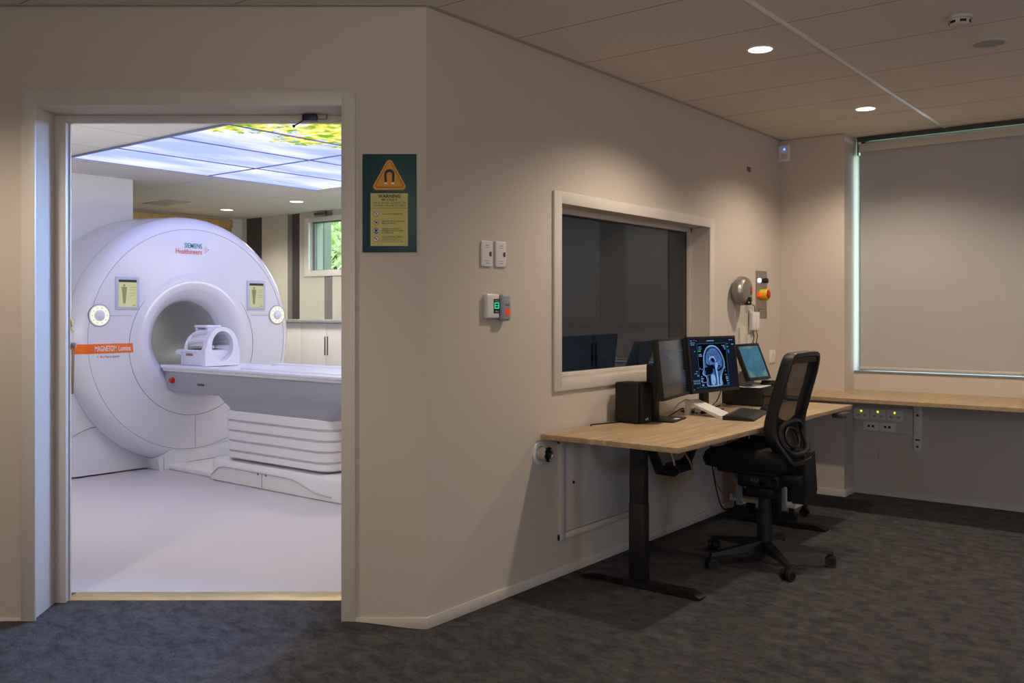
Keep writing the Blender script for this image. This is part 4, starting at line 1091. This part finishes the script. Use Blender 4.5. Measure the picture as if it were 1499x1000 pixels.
g = [poly(spline([(.275, .58), (.33, .555), (.42, .555), (.46, .60), (.45, .67), (.38, .70), (.29, .70), (.30, .64)], 4)), poly(spline([(.43, .41), (.465, .385), (.50, .40), (.515, .44), (.49, .47), (.45, .45)], 4)), poly(spline([(.575, .55), (.61, .53), (.64, .55), (.62, .56)], 3)),
     poly([(.505, .62), (.52, .62), (.525, .90), (.512, .90)]), poly([(.575, .62), (.583, .62), (.590, .90), (.578, .90)]), poly([(.345, .72), (.395, .71), (.40, .74), (.385, .92), (.365, .92)])]
obj('scan_cavities', flat(g, .0028, S), 'scan_dark', scr)
g = []
for (u, v, w, q) in [(.02, .03, .05, .012), (.10, .02, .02, .012), (.14, .03, .02, .012), (.38, .035, .16, .02), (.88, .03, .03, .02), (.93, .03, .03, .02), (.02, .07, .10, .014), (.03, .105, .08, .014), (.09, .235, .03, .014), (.185, .155, .07, .012), (.185, .19, .07, .012), (.185, .295, .06, .02), (.185, .325, .07, .02), (.70, .14, .07, .012), (.73, .16, .05, .012), (.74, .18, .04, .012), (.76, .20, .02, .03), (.82, .11, .03, .012), (.93, .12, .05, .02), (.18, .56, .015, .03), (.22, .58, .02, .02), (.10, .62, .03, .016), (.06, .66, .06, .012), (.12, .69, .03, .03), (.20, .72, .02, .02), (.19, .76, .06, .02), (.19, .80, .04, .03), (.20, .84, .10, .012), (.20, .88, .05, .03), (.72, .72, .05, .012), (.74, .76, .04, .03), (.74, .80, .05, .02), (.75, .84, .04, .02), (.02, .96, .02, .012), (.1, .93, .02, .012), (.73, .56, .012, .05), (.735, .64, .012, .02)]:
    g.append(poly([(u, v), (u+w, v), (u+w, v+q), (u, v+q)]))
for r_ in range(2):
    for c_ in range(5): g.append(poly([(.03+.03*c_, .79+.045*r_), (.045+.03*c_, .79+.045*r_), (.045+.03*c_, .82+.045*r_), (.03+.03*c_, .82+.045*r_)]))
obj('screen_marks', flat(g, .0010, S), 'scr_ink', scr)
g = [poly([(.165, .095), (.80, .095), (.80, .102), (.165, .102)]), poly([(.165, .93), (.80, .93), (.80, .937), (.165, .937)]), poly([(.80, .095), (.806, .095), (.806, .937), (.80, .937)]), poly([(.162, .1), (.166, .1), (.166, .93), (.162, .93)])]
obj('screen_border', flat(g, .0008, S), 'scr_teal', scr)
obj('status_bar', flat([poly([(.175, .225), (.235, .225), (.235, .25), (.175, .25)]), poly([(.82, .165), (.86, .165), (.86, .185), (.82, .185)])], .0010, S), 'scr_green', scr)
obj('selected_bar', flat([poly([(.83, .23), (.87, .23), (.87, .30), (.83, .30)]), poly([(.76, .88), (.80, .88), (.80, .92), (.76, .92)])], .0010, S), 'scr_blue', scr)
obj('stand', G().box((-.035, .02, .03), (.035, .055, .34), .006).box((-.10, -.02, 0), (.10, .15, .012), .004), 'black', mo)
obj('hinge', G().box((-.05, -.01, .26), (.05, .03, .34), .004), 'black', mo)

# left monitor, almost edge-on, dark page with faint marks
ml, S, (sw_, sh_) = monitor('side_monitor', 'black monitor with dark reflective screen, angled towards the scan monitor', 'monitor', (-2.635, 4.885, DZ), math.radians(11), .535, .355, .313, math.radians(6))
scr = obj('screen', flat([poly([(0, 0), (1, 0), (1, 1), (0, 1)])], 0, S), mat('dark_glossy_screen', (26, 27, 30), .12, var=.05), ml)
g = []
for (u, v, w, q) in [(.06, .05, .04, .015), (.10, .14, .12, .015), (.08, .165, .25, .014), (.32, .165, .1, .016), (.1, .29, .22, .05), (.12, .26, .14, .012), (.5, .20, .12, .01), (.74, .19, .18, .01)]: g.append(poly([(u, v), (u+w, v), (u+w, v+q), (u, v+q)]))
for r_ in range(11): g.append(poly([(.30, .36+.045*r_), (.48+.04*(r_ % 3), .36+.045*r_), (.48+.04*(r_ % 3), .37+.045*r_), (.30, .37+.045*r_)]))
for r_ in range(8): g.append(poly([(.80, .58+.035*r_), (.93, .58+.035*r_), (.93, .59+.035*r_), (.80, .59+.035*r_)]))
obj('screen_marks', flat(g, .0006, S), glow('screen_faint_marks', (88, 98, 130), .55), scr)
obj('stand', G().box((-.065, .055, .0), (.010, .115, .335), .008).box((-.13, -.075, 0), (.13, .14, .010), .003), 'black', ml)
obj('hinge', G().box((-.05, -.01, .26), (.0, .06, .33), .004), 'black', ml)
obj('base_sticker', G().box((-.02, -.065, .0098), (.04, -.035, .0108)), 'white', ml, 'small white sticker on the monitor foot')

# black computer box with touchscreen standing on it
t = thing('computer_case', 'low glossy black case lying on the desk behind the keyboard', 'computer', (-2.64, 6.16, DZ))
obj('case', G().box((-.15, -.21, .006), (.15, .23, .132), .008), 'black', t)
obj('front_panel', G().box((.148, -.205, .012), (.155, .225, .126), .004), 'gloss', t)
obj('front_seam', G().box((.154, -.048, .012), (.1565, -.044, .126)), 'steel', t)
obj('foot', G().box((-.13, -.19, 0), (-.09, -.15, .008)).box((.09, -.19, 0), (.13, -.15, .008)).box((-.13, .15, 0), (-.09, .19, .008)).box((.09, .15, 0), (.13, .19, .008)), 'black', t)
TZ = DZ+.132
ts, S, (sw_, sh_) = monitor('touchscreen', 'small tilted touchscreen glowing blue-green on top of the black case', 'touchscreen', (-2.62, 6.02, TZ+.004), math.radians(-4), .315, .262, .165, math.radians(22), .03)
scr = obj('screen', flat([poly([(.02, .02), (.98, .02), (.98, .98), (.02, .98)])], 0, S), 'touch', ts)
obj('screen_glow_patches', flat([poly(spline([(.25, .05), (.5, .12), (.75, .05), (.6, .02), (.4, .02)], 4)), poly(spline([(.08, .75), (.25, .85), (.3, .97), (.1, .97)], 4)), poly(spline([(.7, .9), (.9, .8), (.95, .96), (.75, .97)], 4))], .0006, S), 'touch2', scr)
obj('stand', G().box((-.06, .0, 0), (.06, .10, .012), .004).prism([(-.02, .01), (.07, .01), (.05, .09), (.0, .12)], -.045, .045, 'x'), 'midgrey', ts)
solo('paper_sheets', G().box((-.10, -.13, 0), (.11, .12, .003)), 'letterwhite', 'white paper sheets lying under the touchscreen stand', 'paper', (-2.61, 6.02, TZ), .1)
t = thing('desk_phone', 'flat black handset lying on top of the black case', 'phone', (-2.55, 6.24, TZ), .1)
obj('handset_body', G().box((-.05, -.09, 0), (.05, .09, .022), .008, 3), 'black', t)
obj('earpiece', G().box((-.045, -.085, .020), (.045, -.03, .034), .01, 3), 'black', t)

# loudspeaker
t = thing('desk_speaker', 'black bookshelf speaker on the desk beside the side monitor', 'speaker', (-2.745, 4.665, DZ))
obj('cabinet', G().box((-.085, -.065, 0), (.07, .065, .236), .008, 3), 'black', t)
obj('front_grille', G().box((.070, -.062, .004), (.092, .062, .232), .010, 3), 'softblack', t)
obj('wall_bracket', G().box((-.105, -.03, .13), (-.084, .05, .225), .006), 'black', t)
put_text('logo_lettering', [('polk', 0, 0, .02, None, 'CENTER', .0004)], 'letterwhite', t, basis((.0927, 0, .026), (0, 1, 0), (0, 0, 1)))

# white wedge stand
t = thing('wedge_stand', 'white sloping laptop-style stand with small legs in front of the scan monitor', 'stand', (-2.55, 5.25, DZ), math.radians(-9))
g = G(); g.prism([(-.135, .084), (-.125, .092), (.135, .012), (.135, .0), (.11, .0)], -.065, .065, 'y'); obj('ramp_plate', g, 'white', t)
for s in (-.055, .055): obj('leg', G().prism([(-.135, 0), (-.10, 0), (-.095, .074), (-.13, .084)], s-.010, s+.010, 'y'), 'white', t)
obj('cord', G().tube([(-.13, 0, .085), (-.17, .0, .09), (-.22, -.01, .06), (-.25, -.03, .01)], .004, 6), 'cable_wh', t)

# keyboard, mouse
kb = thing('keyboard', 'black wired keyboard on the desk in front of the chair', 'keyboard', (-2.345, 5.345, DZ), math.radians(103)); kb.scale = (1.08, 1.08, 1)
obj('base', G().prism([(-.085, 0), (.085, 0), (.085, .024), (.06, .028), (-.07, .018), (-.085, .010)], -.225, .225, 'x'), 'black', kb)
kbi = 0
for r_ in range(6):
    y = .066-.0205*r_; z = .0275-.0015*r_
    g = G()
    for c_ in range(21): g.box((-.213+.0204*c_, y-.008, z-.004), (-.195+.0204*c_, y+.008, z+.005), .002, 1)
    obj('key_row', g, 'darkgrey' if r_ == 0 else 'black', kb)
obj('keyboard_cord', G().tube([(0, .085, .012), (.02, .15, .006), (.06, .21, .005), (.03, .30, .005)], .003, 6), 'black', kb)
t = thing('mouse', 'black mouse beside the keyboard, next to the chair back', 'mouse', (-2.36, 5.72, DZ), math.radians(90))
g = G().ball((0, 0, .002), .055, (.58, 1, .62), 20)
for v in g.b.verts: v.co.z = max(0, v.co.z)
obj('shell', g, 'black', t)
obj('wheel', G().cyl((-.004, .028, .032), (.004, .028, .032), .008, n=12), 'darkgrey', t)

# loose cables on the desk
for pts, lab in (([(-2.80, 4.60, .803), (-2.84, 4.48, .803), (-2.86, 4.40, .803), (-2.84, 4.36, .803)], 'thin cable behind the desk speaker'),
                 ([(-2.70, 5.0, .805), (-2.66, 5.12, .85), (-2.72, 5.25, .812), (-2.66, 5.35, .804), (-2.50, 5.45, .804)], 'black cable lying between the two monitors'),
                 ([(-2.66, 5.5, 1.0), (-2.74, 5.52, .84), (-2.72, 5.42, .806), (-2.62, 5.62, .806)], 'black cable hanging behind the scan monitor'),
                 ([(-2.62, 5.62, .99), (-2.70, 5.7, .86), (-2.72, 5.62, .806), (-2.74, 5.82, .806)], 'black cable between scan monitor and black case')):
    P = [Vector(p) for p in pts]; Q = []
    for a in range(len(P)-1):
        p0, p1, p2, p3 = P[max(a-1, 0)], P[a], P[a+1], P[min(a+2, len(P)-1)]
        for q in range(6):
            u = q/6; Q.append(.5*((2*p1)+(p2-p0)*u+(2*p0-5*p1+4*p2-p3)*u*u+(3*p1-p0-3*p2+p3)*u**3))
    Q.append(P[-1]); solo('desk_cable', G().tube(Q, .004, 6), 'black', lab, 'cable')

# ---------------------------------------------------------------- computer trolley
t = thing('computer_trolley', 'pale grey metal trolley on castors under the far end of the desk', 'trolley', (-2.56, 6.26, 0))
obj('shelf', G().box((-.24, -.16, .105), (.24, .16, .13), .004), 'offwhite', t)
obj('lower_rail', G().box((-.24, -.15, .13), (-.222, .15, .15)).box((.225, -.15, .13), (.24, .15, .15)), 'offwhite', t)
for x in (-.17, .155):
    obj('post', G().box((x-.02, -.165, .08), (x+.02, -.135, .40 if x < 0 else .24), .004), 'greyplastic', t)
for x, y in ((-.2, -.12), (.2, -.12), (-.2, .12), (.2, .12)):
    c = obj('castor', G().cyl((x, y-.016, .032), (x, y+.016, .032), .032, n=20), 'black', t)
    obj('castor_fork', G().box((x-.014, y-.02, .05), (x+.014, y+.02, .106), .004), 'black', c)
t = thing('computer_tower', 'black computer tower standing on the pale trolley', 'computer', (-2.56, 6.28, .131))
obj('case', G().box((-.21, -.095, 0), (.205, .095, .44), .006), 'black', t)
obj('front_panel', G().box((.205, -.092, .004), (.22, .092, .436), .005), 'gloss', t)
obj('front_lamp', G().box((.2195, -.02, .40), (.2212, .02, .408)), 'blueled', t)

# ---------------------------------------------------------------- office chair
ch = thing('office_chair', 'black mesh-backed swivel chair pushed up to the desk', 'office chair', (-2.11, 5.07, 0))
bxp = [(.585, .20), (.63, .185), (.68, .158), (.75, .120), (.82, .118), (.90, .138), (1.0, .165), (1.10, .195), (1.21, .222)]
def bx(z):
    if z <= bxp[0][0]: return bxp[0][1]
    for (z0, x0), (z1, x1) in zip(bxp, bxp[1:]):
        if z <= z1:
            u = (z-z0)/(z1-z0); return x0+(x1-x0)*u
    return bxp[-1][1]
def bxs(z): return (bx(z-.03)+bx(z)+bx(z+.03))/3
# seat
def seat(u, v):
    a, b = u*2-1, v*2-1
    return a, b
g = G()
rings = []
for z, k, d in ((.555, .86, 0), (.565, .95, 0), (.60, 1.0, 0), (.635, 1.0, 0), (.655, .96, 0), (.668, .86, 0), (.672, .55, 0)):
    ring = []
    for i in range(48):
        a = 2*PI*i/48; ca, sa = math.cos(a), math.sin(a); e = .38
        x = .25*k*math.copysign(abs(ca)**e, ca); y = .245*k*math.copysign(abs(sa)**e, sa)
        x = x*1.02-.055
        zz = z-.05*max(0, (-x-.20)/.12)**2*(1 if z > .6 else .2) + (.010*abs(y/.245)**2 if z > .64 else 0)
        ring.append((x, y, zz))
    rings.append(ring)
g.loft(rings); obj('seat', g, 'softblack', ch, ang=60)
obj('seat_pan', G().box((-.22, -.17, .525), (.13, .17, .557), .012), 'black', ch)
# backrest frame: closed bar following the curved back
def outline():
    P = []
    zt, zb2 = 1.205, .60
    right = [(.205, 1.205-.03), (.219, 1.10), (.222, 1.0), (.222, .88), (.222, .80), (.215, .73), (.17, .645), (.135, .605)]
    P += [(-.17, zt), (-.08, zt+.004), (0, zt+.006), (.08, zt+.004), (.17, zt)]
    P += right; P += [(.06, .597), (-.06, .597)]
    P += [(-y, z) for y, z in right[::-1]]
    return P
ol = spline(outline(), 4)
g = G(); R_ = []
for i, (y, z) in enumerate(ol):
    (ya, za), (yb, zb_) = ol[i-1], ol[(i+1) % len(ol)]
    ty, tz = yb-ya, zb_-za; L_ = math.hypot(ty, tz); ny, nz = tz/L_, -ty/L_
    x = bxs(z)
    R_.append([g.b.verts.new((x+dx, y+ny*w, z+nz*w)) for dx, w in ((-.030, .006), (-.024, .014), (.022, .018), (.034, .012), (.034, -.010), (.020, -.016), (-.024, -.012), (-.030, -.006))])
for A, B in zip(R_, R_[1:]+R_[:1]):
    for q in range(8): g.b.faces.new((A[q], A[(q+1) % 8], B[(q+1) % 8], B[q]))
bf = obj('back_frame', g, 'black', ch)
obj('top_rail', G().grid(lambda u, v: (bxs(1.165+.04*v)+.024, -.19+.38*u, 1.160+.045*v), 14, 3), 'black', bf)
def panel_(u, v):
    z = .81+.37*v; w = .205 if z < 1.15 else .205-.02*(z-1.15)/.04
    y = -w+2*w*u; return (bxs(z)+.004+.022*(abs(y)/.2)**2*0, y, z)
obj('mesh_panel', G().grid(panel_, 16, 16), 'meshfab', ch)
# lower shell with oval opening edge and hex surround
g = G(); sh = spline([(-.2, .88), (-.12, .835), (0, .815), (.12, .835), (.2, .88)], 1)
def lower(u, v):
    y = -.205+.41*u; zt_ = .83+.06*(abs(y)/.205)**1.6; zb3 = .615+.12*max(0, (abs(y)-.12)/.085)
    z = zb3+(zt_-zb3)*v; return (bxs(z)+.010, y, z)
ls = obj('lumbar_shell', G().grid(lower, 20, 10), 'black', ch)
g = G(); hxo = [(-.15, .80), (-.165, .74), (-.11, .655), (.11, .655), (.165, .74), (.15, .80), (.07, .822), (-.07, .822)]
g.tube([(bxs(z)+.036, y, z) for y, z in spline(hxo, 5)], .014, 8, closed=True); obj('lumbar_ring', g, 'black', ls)
g = G(); g.tube([(bxs(z)+.030, y, z) for y, z in spline([(.09*math.cos(2*PI*i/10), .735+.055*math.sin(2*PI*i/10)) for i in range(10)], 3)], .010, 6, closed=True); obj('lumbar_pad_ring', g, 'black', ls)
obj('lumbar_pad', G().grid(lambda u, v: (bxs(.68+.11*v)-.004, -.09+.18*u, .68+.11*v), 6, 5), 'softblack', ls)
# spine, mechanism, column
g = G(); g.prism([(.185, .640), (.222, .640), (.236, .42), (.222, .355), (.150, .355), (.15, .45)], .03, .20, 'y'); obj('rear_support', g, 'black', ch)
g = G(); g.box((-.05, -.03, .47), (.22, .03, .525), .01); obj('tilt_arm', g, 'black', ch)
me_ = obj('mechanism', G().box((-.13, -.10, .44), (.12, .10, .53), .02, 3).box((-.09, -.07, .38), (.08, .07, .45), .015), 'black', ch)
put_text('label_marking', [('AU', 0, 0, .03, .05, 'CENTER', .0)], 'lettergrey', me_, basis((-.02, -.1006, .485), (1, 0, 0), (0, 0, 1)))
obj('tilt_knob', G().cyl((.10, -.10, .49), (.10, -.17, .49), .018, n=16).cyl((.02, -.10, .47), (.02, -.15, .47), .012, n=14), 'black', ch)
obj('gas_column', G().cyl((0, 0, .12), (0, 0, .29), .046, .043).cyl((0, 0, .28), (0, 0, .42), .036), 'black', ch)
obj('hub', G().cyl((0, 0, .070), (0, 0, .135), .052, .046), 'black', ch)
A0 = math.radians(-48)
for i in range(5):
    a = A0+2*PI*i/5; T = Matrix.Rotation(a, 4, 'Z')
    def rg(x, w, z0, z1): return [T @ Vector(p) for p in ((x, -w, z0), (x, w, z0), (x, w*.7, z1), (x, -w*.7, z1))]
    obj('star_leg', G().loft([rg(.03, .034, .078, .132), rg(.10, .032, .078, .126), rg(.22, .026, .080, .108), rg(.34, .020, .076, .094), rg(.37, .017, .074, .090)]), 'black', ch)
    c = T @ Vector((.362, 0, .031)); ya = a+.5+i
    d = Vector((math.cos(ya), math.sin(ya), 0))
    g = G(); g.cyl(c-d*.030, c-d*.006, .031, n=24).cyl(c+d*.006, c+d*.030, .031, n=24)
    cs = obj('castor', g, 'black', ch)
    g = G(); g.cyl(c+Vector((0, 0, .028)), c+Vector((0, 0, .052)), .014, n=12); g.box(c+Vector((-.013, -.013, .004)), c+Vector((.013, .013, .038)), .004); obj('castor_stem', g, 'black', cs)
    g = G()
    for s in (-1, 1):
        n_ = 20; side = Vector((0, 0, 1)); w_ = d.cross(side)
        g.tube([c+d*.0305*s+(w_*math.cos(2*PI*k/n_)+side*math.sin(2*PI*k/n_))*.026 for k in range(n_)], .0014, 5, closed=True)
    obj('castor_rim', g, 'darkgrey', cs)

# ---------------------------------------------------------------- light
def spot(name, loc, w, rgb, ang=150, blend=.7, r=.06, target=None):
    L = bpy.data.lights.new(name, 'SPOT'); L.energy = w*LS; L.color = rgb; L.spot_size = math.radians(ang); L.spot_blend = blend; L.shadow_soft_size = r
    o = bpy.data.objects.new(name, L); col.objects.link(o); o.location = loc
    if target is not None:
        o.rotation_euler = (Vector(target)-Vector(loc)).to_track_quat('-Z', 'Y').to_euler()
    return o
WARM = (1.0, .83, .66); LS = 3.2
for i, (x, y, w) in enumerate(((-1.957, 4.646, 26), (-1.962, 6.452, 22), (-.6, 2.4, 4), (-.16, 6.452, 15), (-.16, 4.646, 7), (1.64, 4.646, 9), (1.64, 6.452, 12), (-3.6, 1.0, 27), (-.9, .6, 6), (1.4, 1.0, 8))):
    spot('downlight_lamp', (x, y, CEIL-.03), w, WARM, 140, .6, .05)
LS = 2.1
for x, y, w, c in ((-9.614, 6.662, 54, 0), (-8.278, 6.649, 58, 0), (-6.7, 6.8, 40, 0), (-5.2, 6.8, 30, 0), (-6.2, 2.9, 34, 1), (-4.3, 5.2, 34, 1), (-7.2, 2.6, 24, 1), (-4.3, 3.7, 34, 1)):
    spot('scanner_room_lamp_and_fill', (x, y, MCEIL-.03), w, ((1.0, .93, .80), (1.0, .90, .88))[c], (150, 105)[c], .9, .15)  # first two match the downlights; the rest are unseen spots added as fill

def area(name, loc, target, sx, sy, w, rgb):
    L = bpy.data.lights.new(name, 'AREA'); L.shape = 'RECTANGLE'; L.size = sx; L.size_y = sy; L.energy = w; L.color = rgb
    o = bpy.data.objects.new(name, L); col.objects.link(o); o.location = loc
    o.rotation_euler = (Vector(target)-Vector(loc)).to_track_quat('-Z', 'Y').to_euler(); return o
area('ceiling_bounce_fill', (.4, -.6, 1.9), (.2, .6, 3.2), 2.4, 2.4, 54, (1.0, .90, .78))  # added area light behind the camera, brightens the ceiling; no fitting there
area('rear_cool_fill', (3.3, -.6, 1.6), (-1.5, 6, 1.0), 2.2, 1.4, 4, (.72, .84, 1.0))  # added cool fill behind the camera; no window is modelled there
area('side_cool_fill', (3.45, 3.6, 1.0), (-.6, 7.4, .25), 1.6, 1.0, 36, (.42, .60, 1.0))  # added cool fill for the wall under the bench, no window behind it

LS = 1
spot('doorway_blue_fill', (-4.0, 4.3, MCEIL-.05), 950, (.26, .46, 1.0), 62, .7, .35, (-3.5, .9, .75))  # added blue spot through the doorway, boosts the spill of the sky panels
area('scanner_room_ceiling_fill', (-6.2, 2.3, 1.5), (-6.6, 3.2, 3.2), 1.6, 1.0, 11, (.97, .94, .98))  # unseen area light, added to brighten the scanner room ceiling
area('scanner_room_ceiling_fill', (-4.4, 6.3, 1.6), (-5.0, 6.0, 3.2), 1.4, 1.0, 34, (1.0, .96, .86))  # second unseen area light, added for the ceiling towards the striped wall
for q in ((-4.7, 4.2), (-4.9, 5.6), (-4.9, 2.6)): spot('scanner_room_lamp_and_fill', (*q, MCEIL-.04), 27, (.84, .86, 1.0), 130, .8, .6, (-7.4, 4.7, .9))  # added spots aimed at the scanner front to brighten it, no fittings here

wd = bpy.data.worlds.new('daylight'); bpy.context.scene.world = wd; wd.use_nodes = True
nt = wd.node_tree; bg = nt.nodes['Background']
tc = nt.nodes.new('ShaderNodeTexCoord'); sp2 = nt.nodes.new('ShaderNodeSeparateXYZ'); rp = nt.nodes.new('ShaderNodeValToRGB')
nt.links.new(tc.outputs['Generated'], sp2.inputs[0]); nt.links.new(sp2.outputs['Z'], rp.inputs['Fac']); nt.links.new(rp.outputs['Color'], bg.inputs['Color'])
rp.color_ramp.elements[0].color = (.72, .90, 1, 1); rp.color_ramp.elements[1].color = (.45, .75, 1, 1)
bg.inputs['Strength'].default_value = 8.5

# ---------------------------------------------------------------- camera
cam = bpy.data.cameras.new('camera'); co = bpy.data.objects.new('camera', cam); col.objects.link(co)
cam.sensor_width = 36; cam.lens = 1342/1499*36; cam.shift_y = -44/1499; cam.shift_x = 0; cam.clip_start = .05
co.location = (0, 0, 1.449); co.rotation_euler = (PI/2, 0, math.radians(38))
s = bpy.context.scene; s.camera = co
s.view_settings.view_transform = 'Standard'; s.view_settings.look = 'None'; s.view_settings.exposure = 0; s.view_settings.gamma = 1
s.cycles.use_denoising = True; s.cycles.max_bounces = 8; s.cycles.diffuse_bounces = 4; s.cycles.transparent_max_bounces = 12
s.cycles.sample_clamp_indirect = 4; s.cycles.caustics_reflective = False; s.cycles.caustics_refractive = False
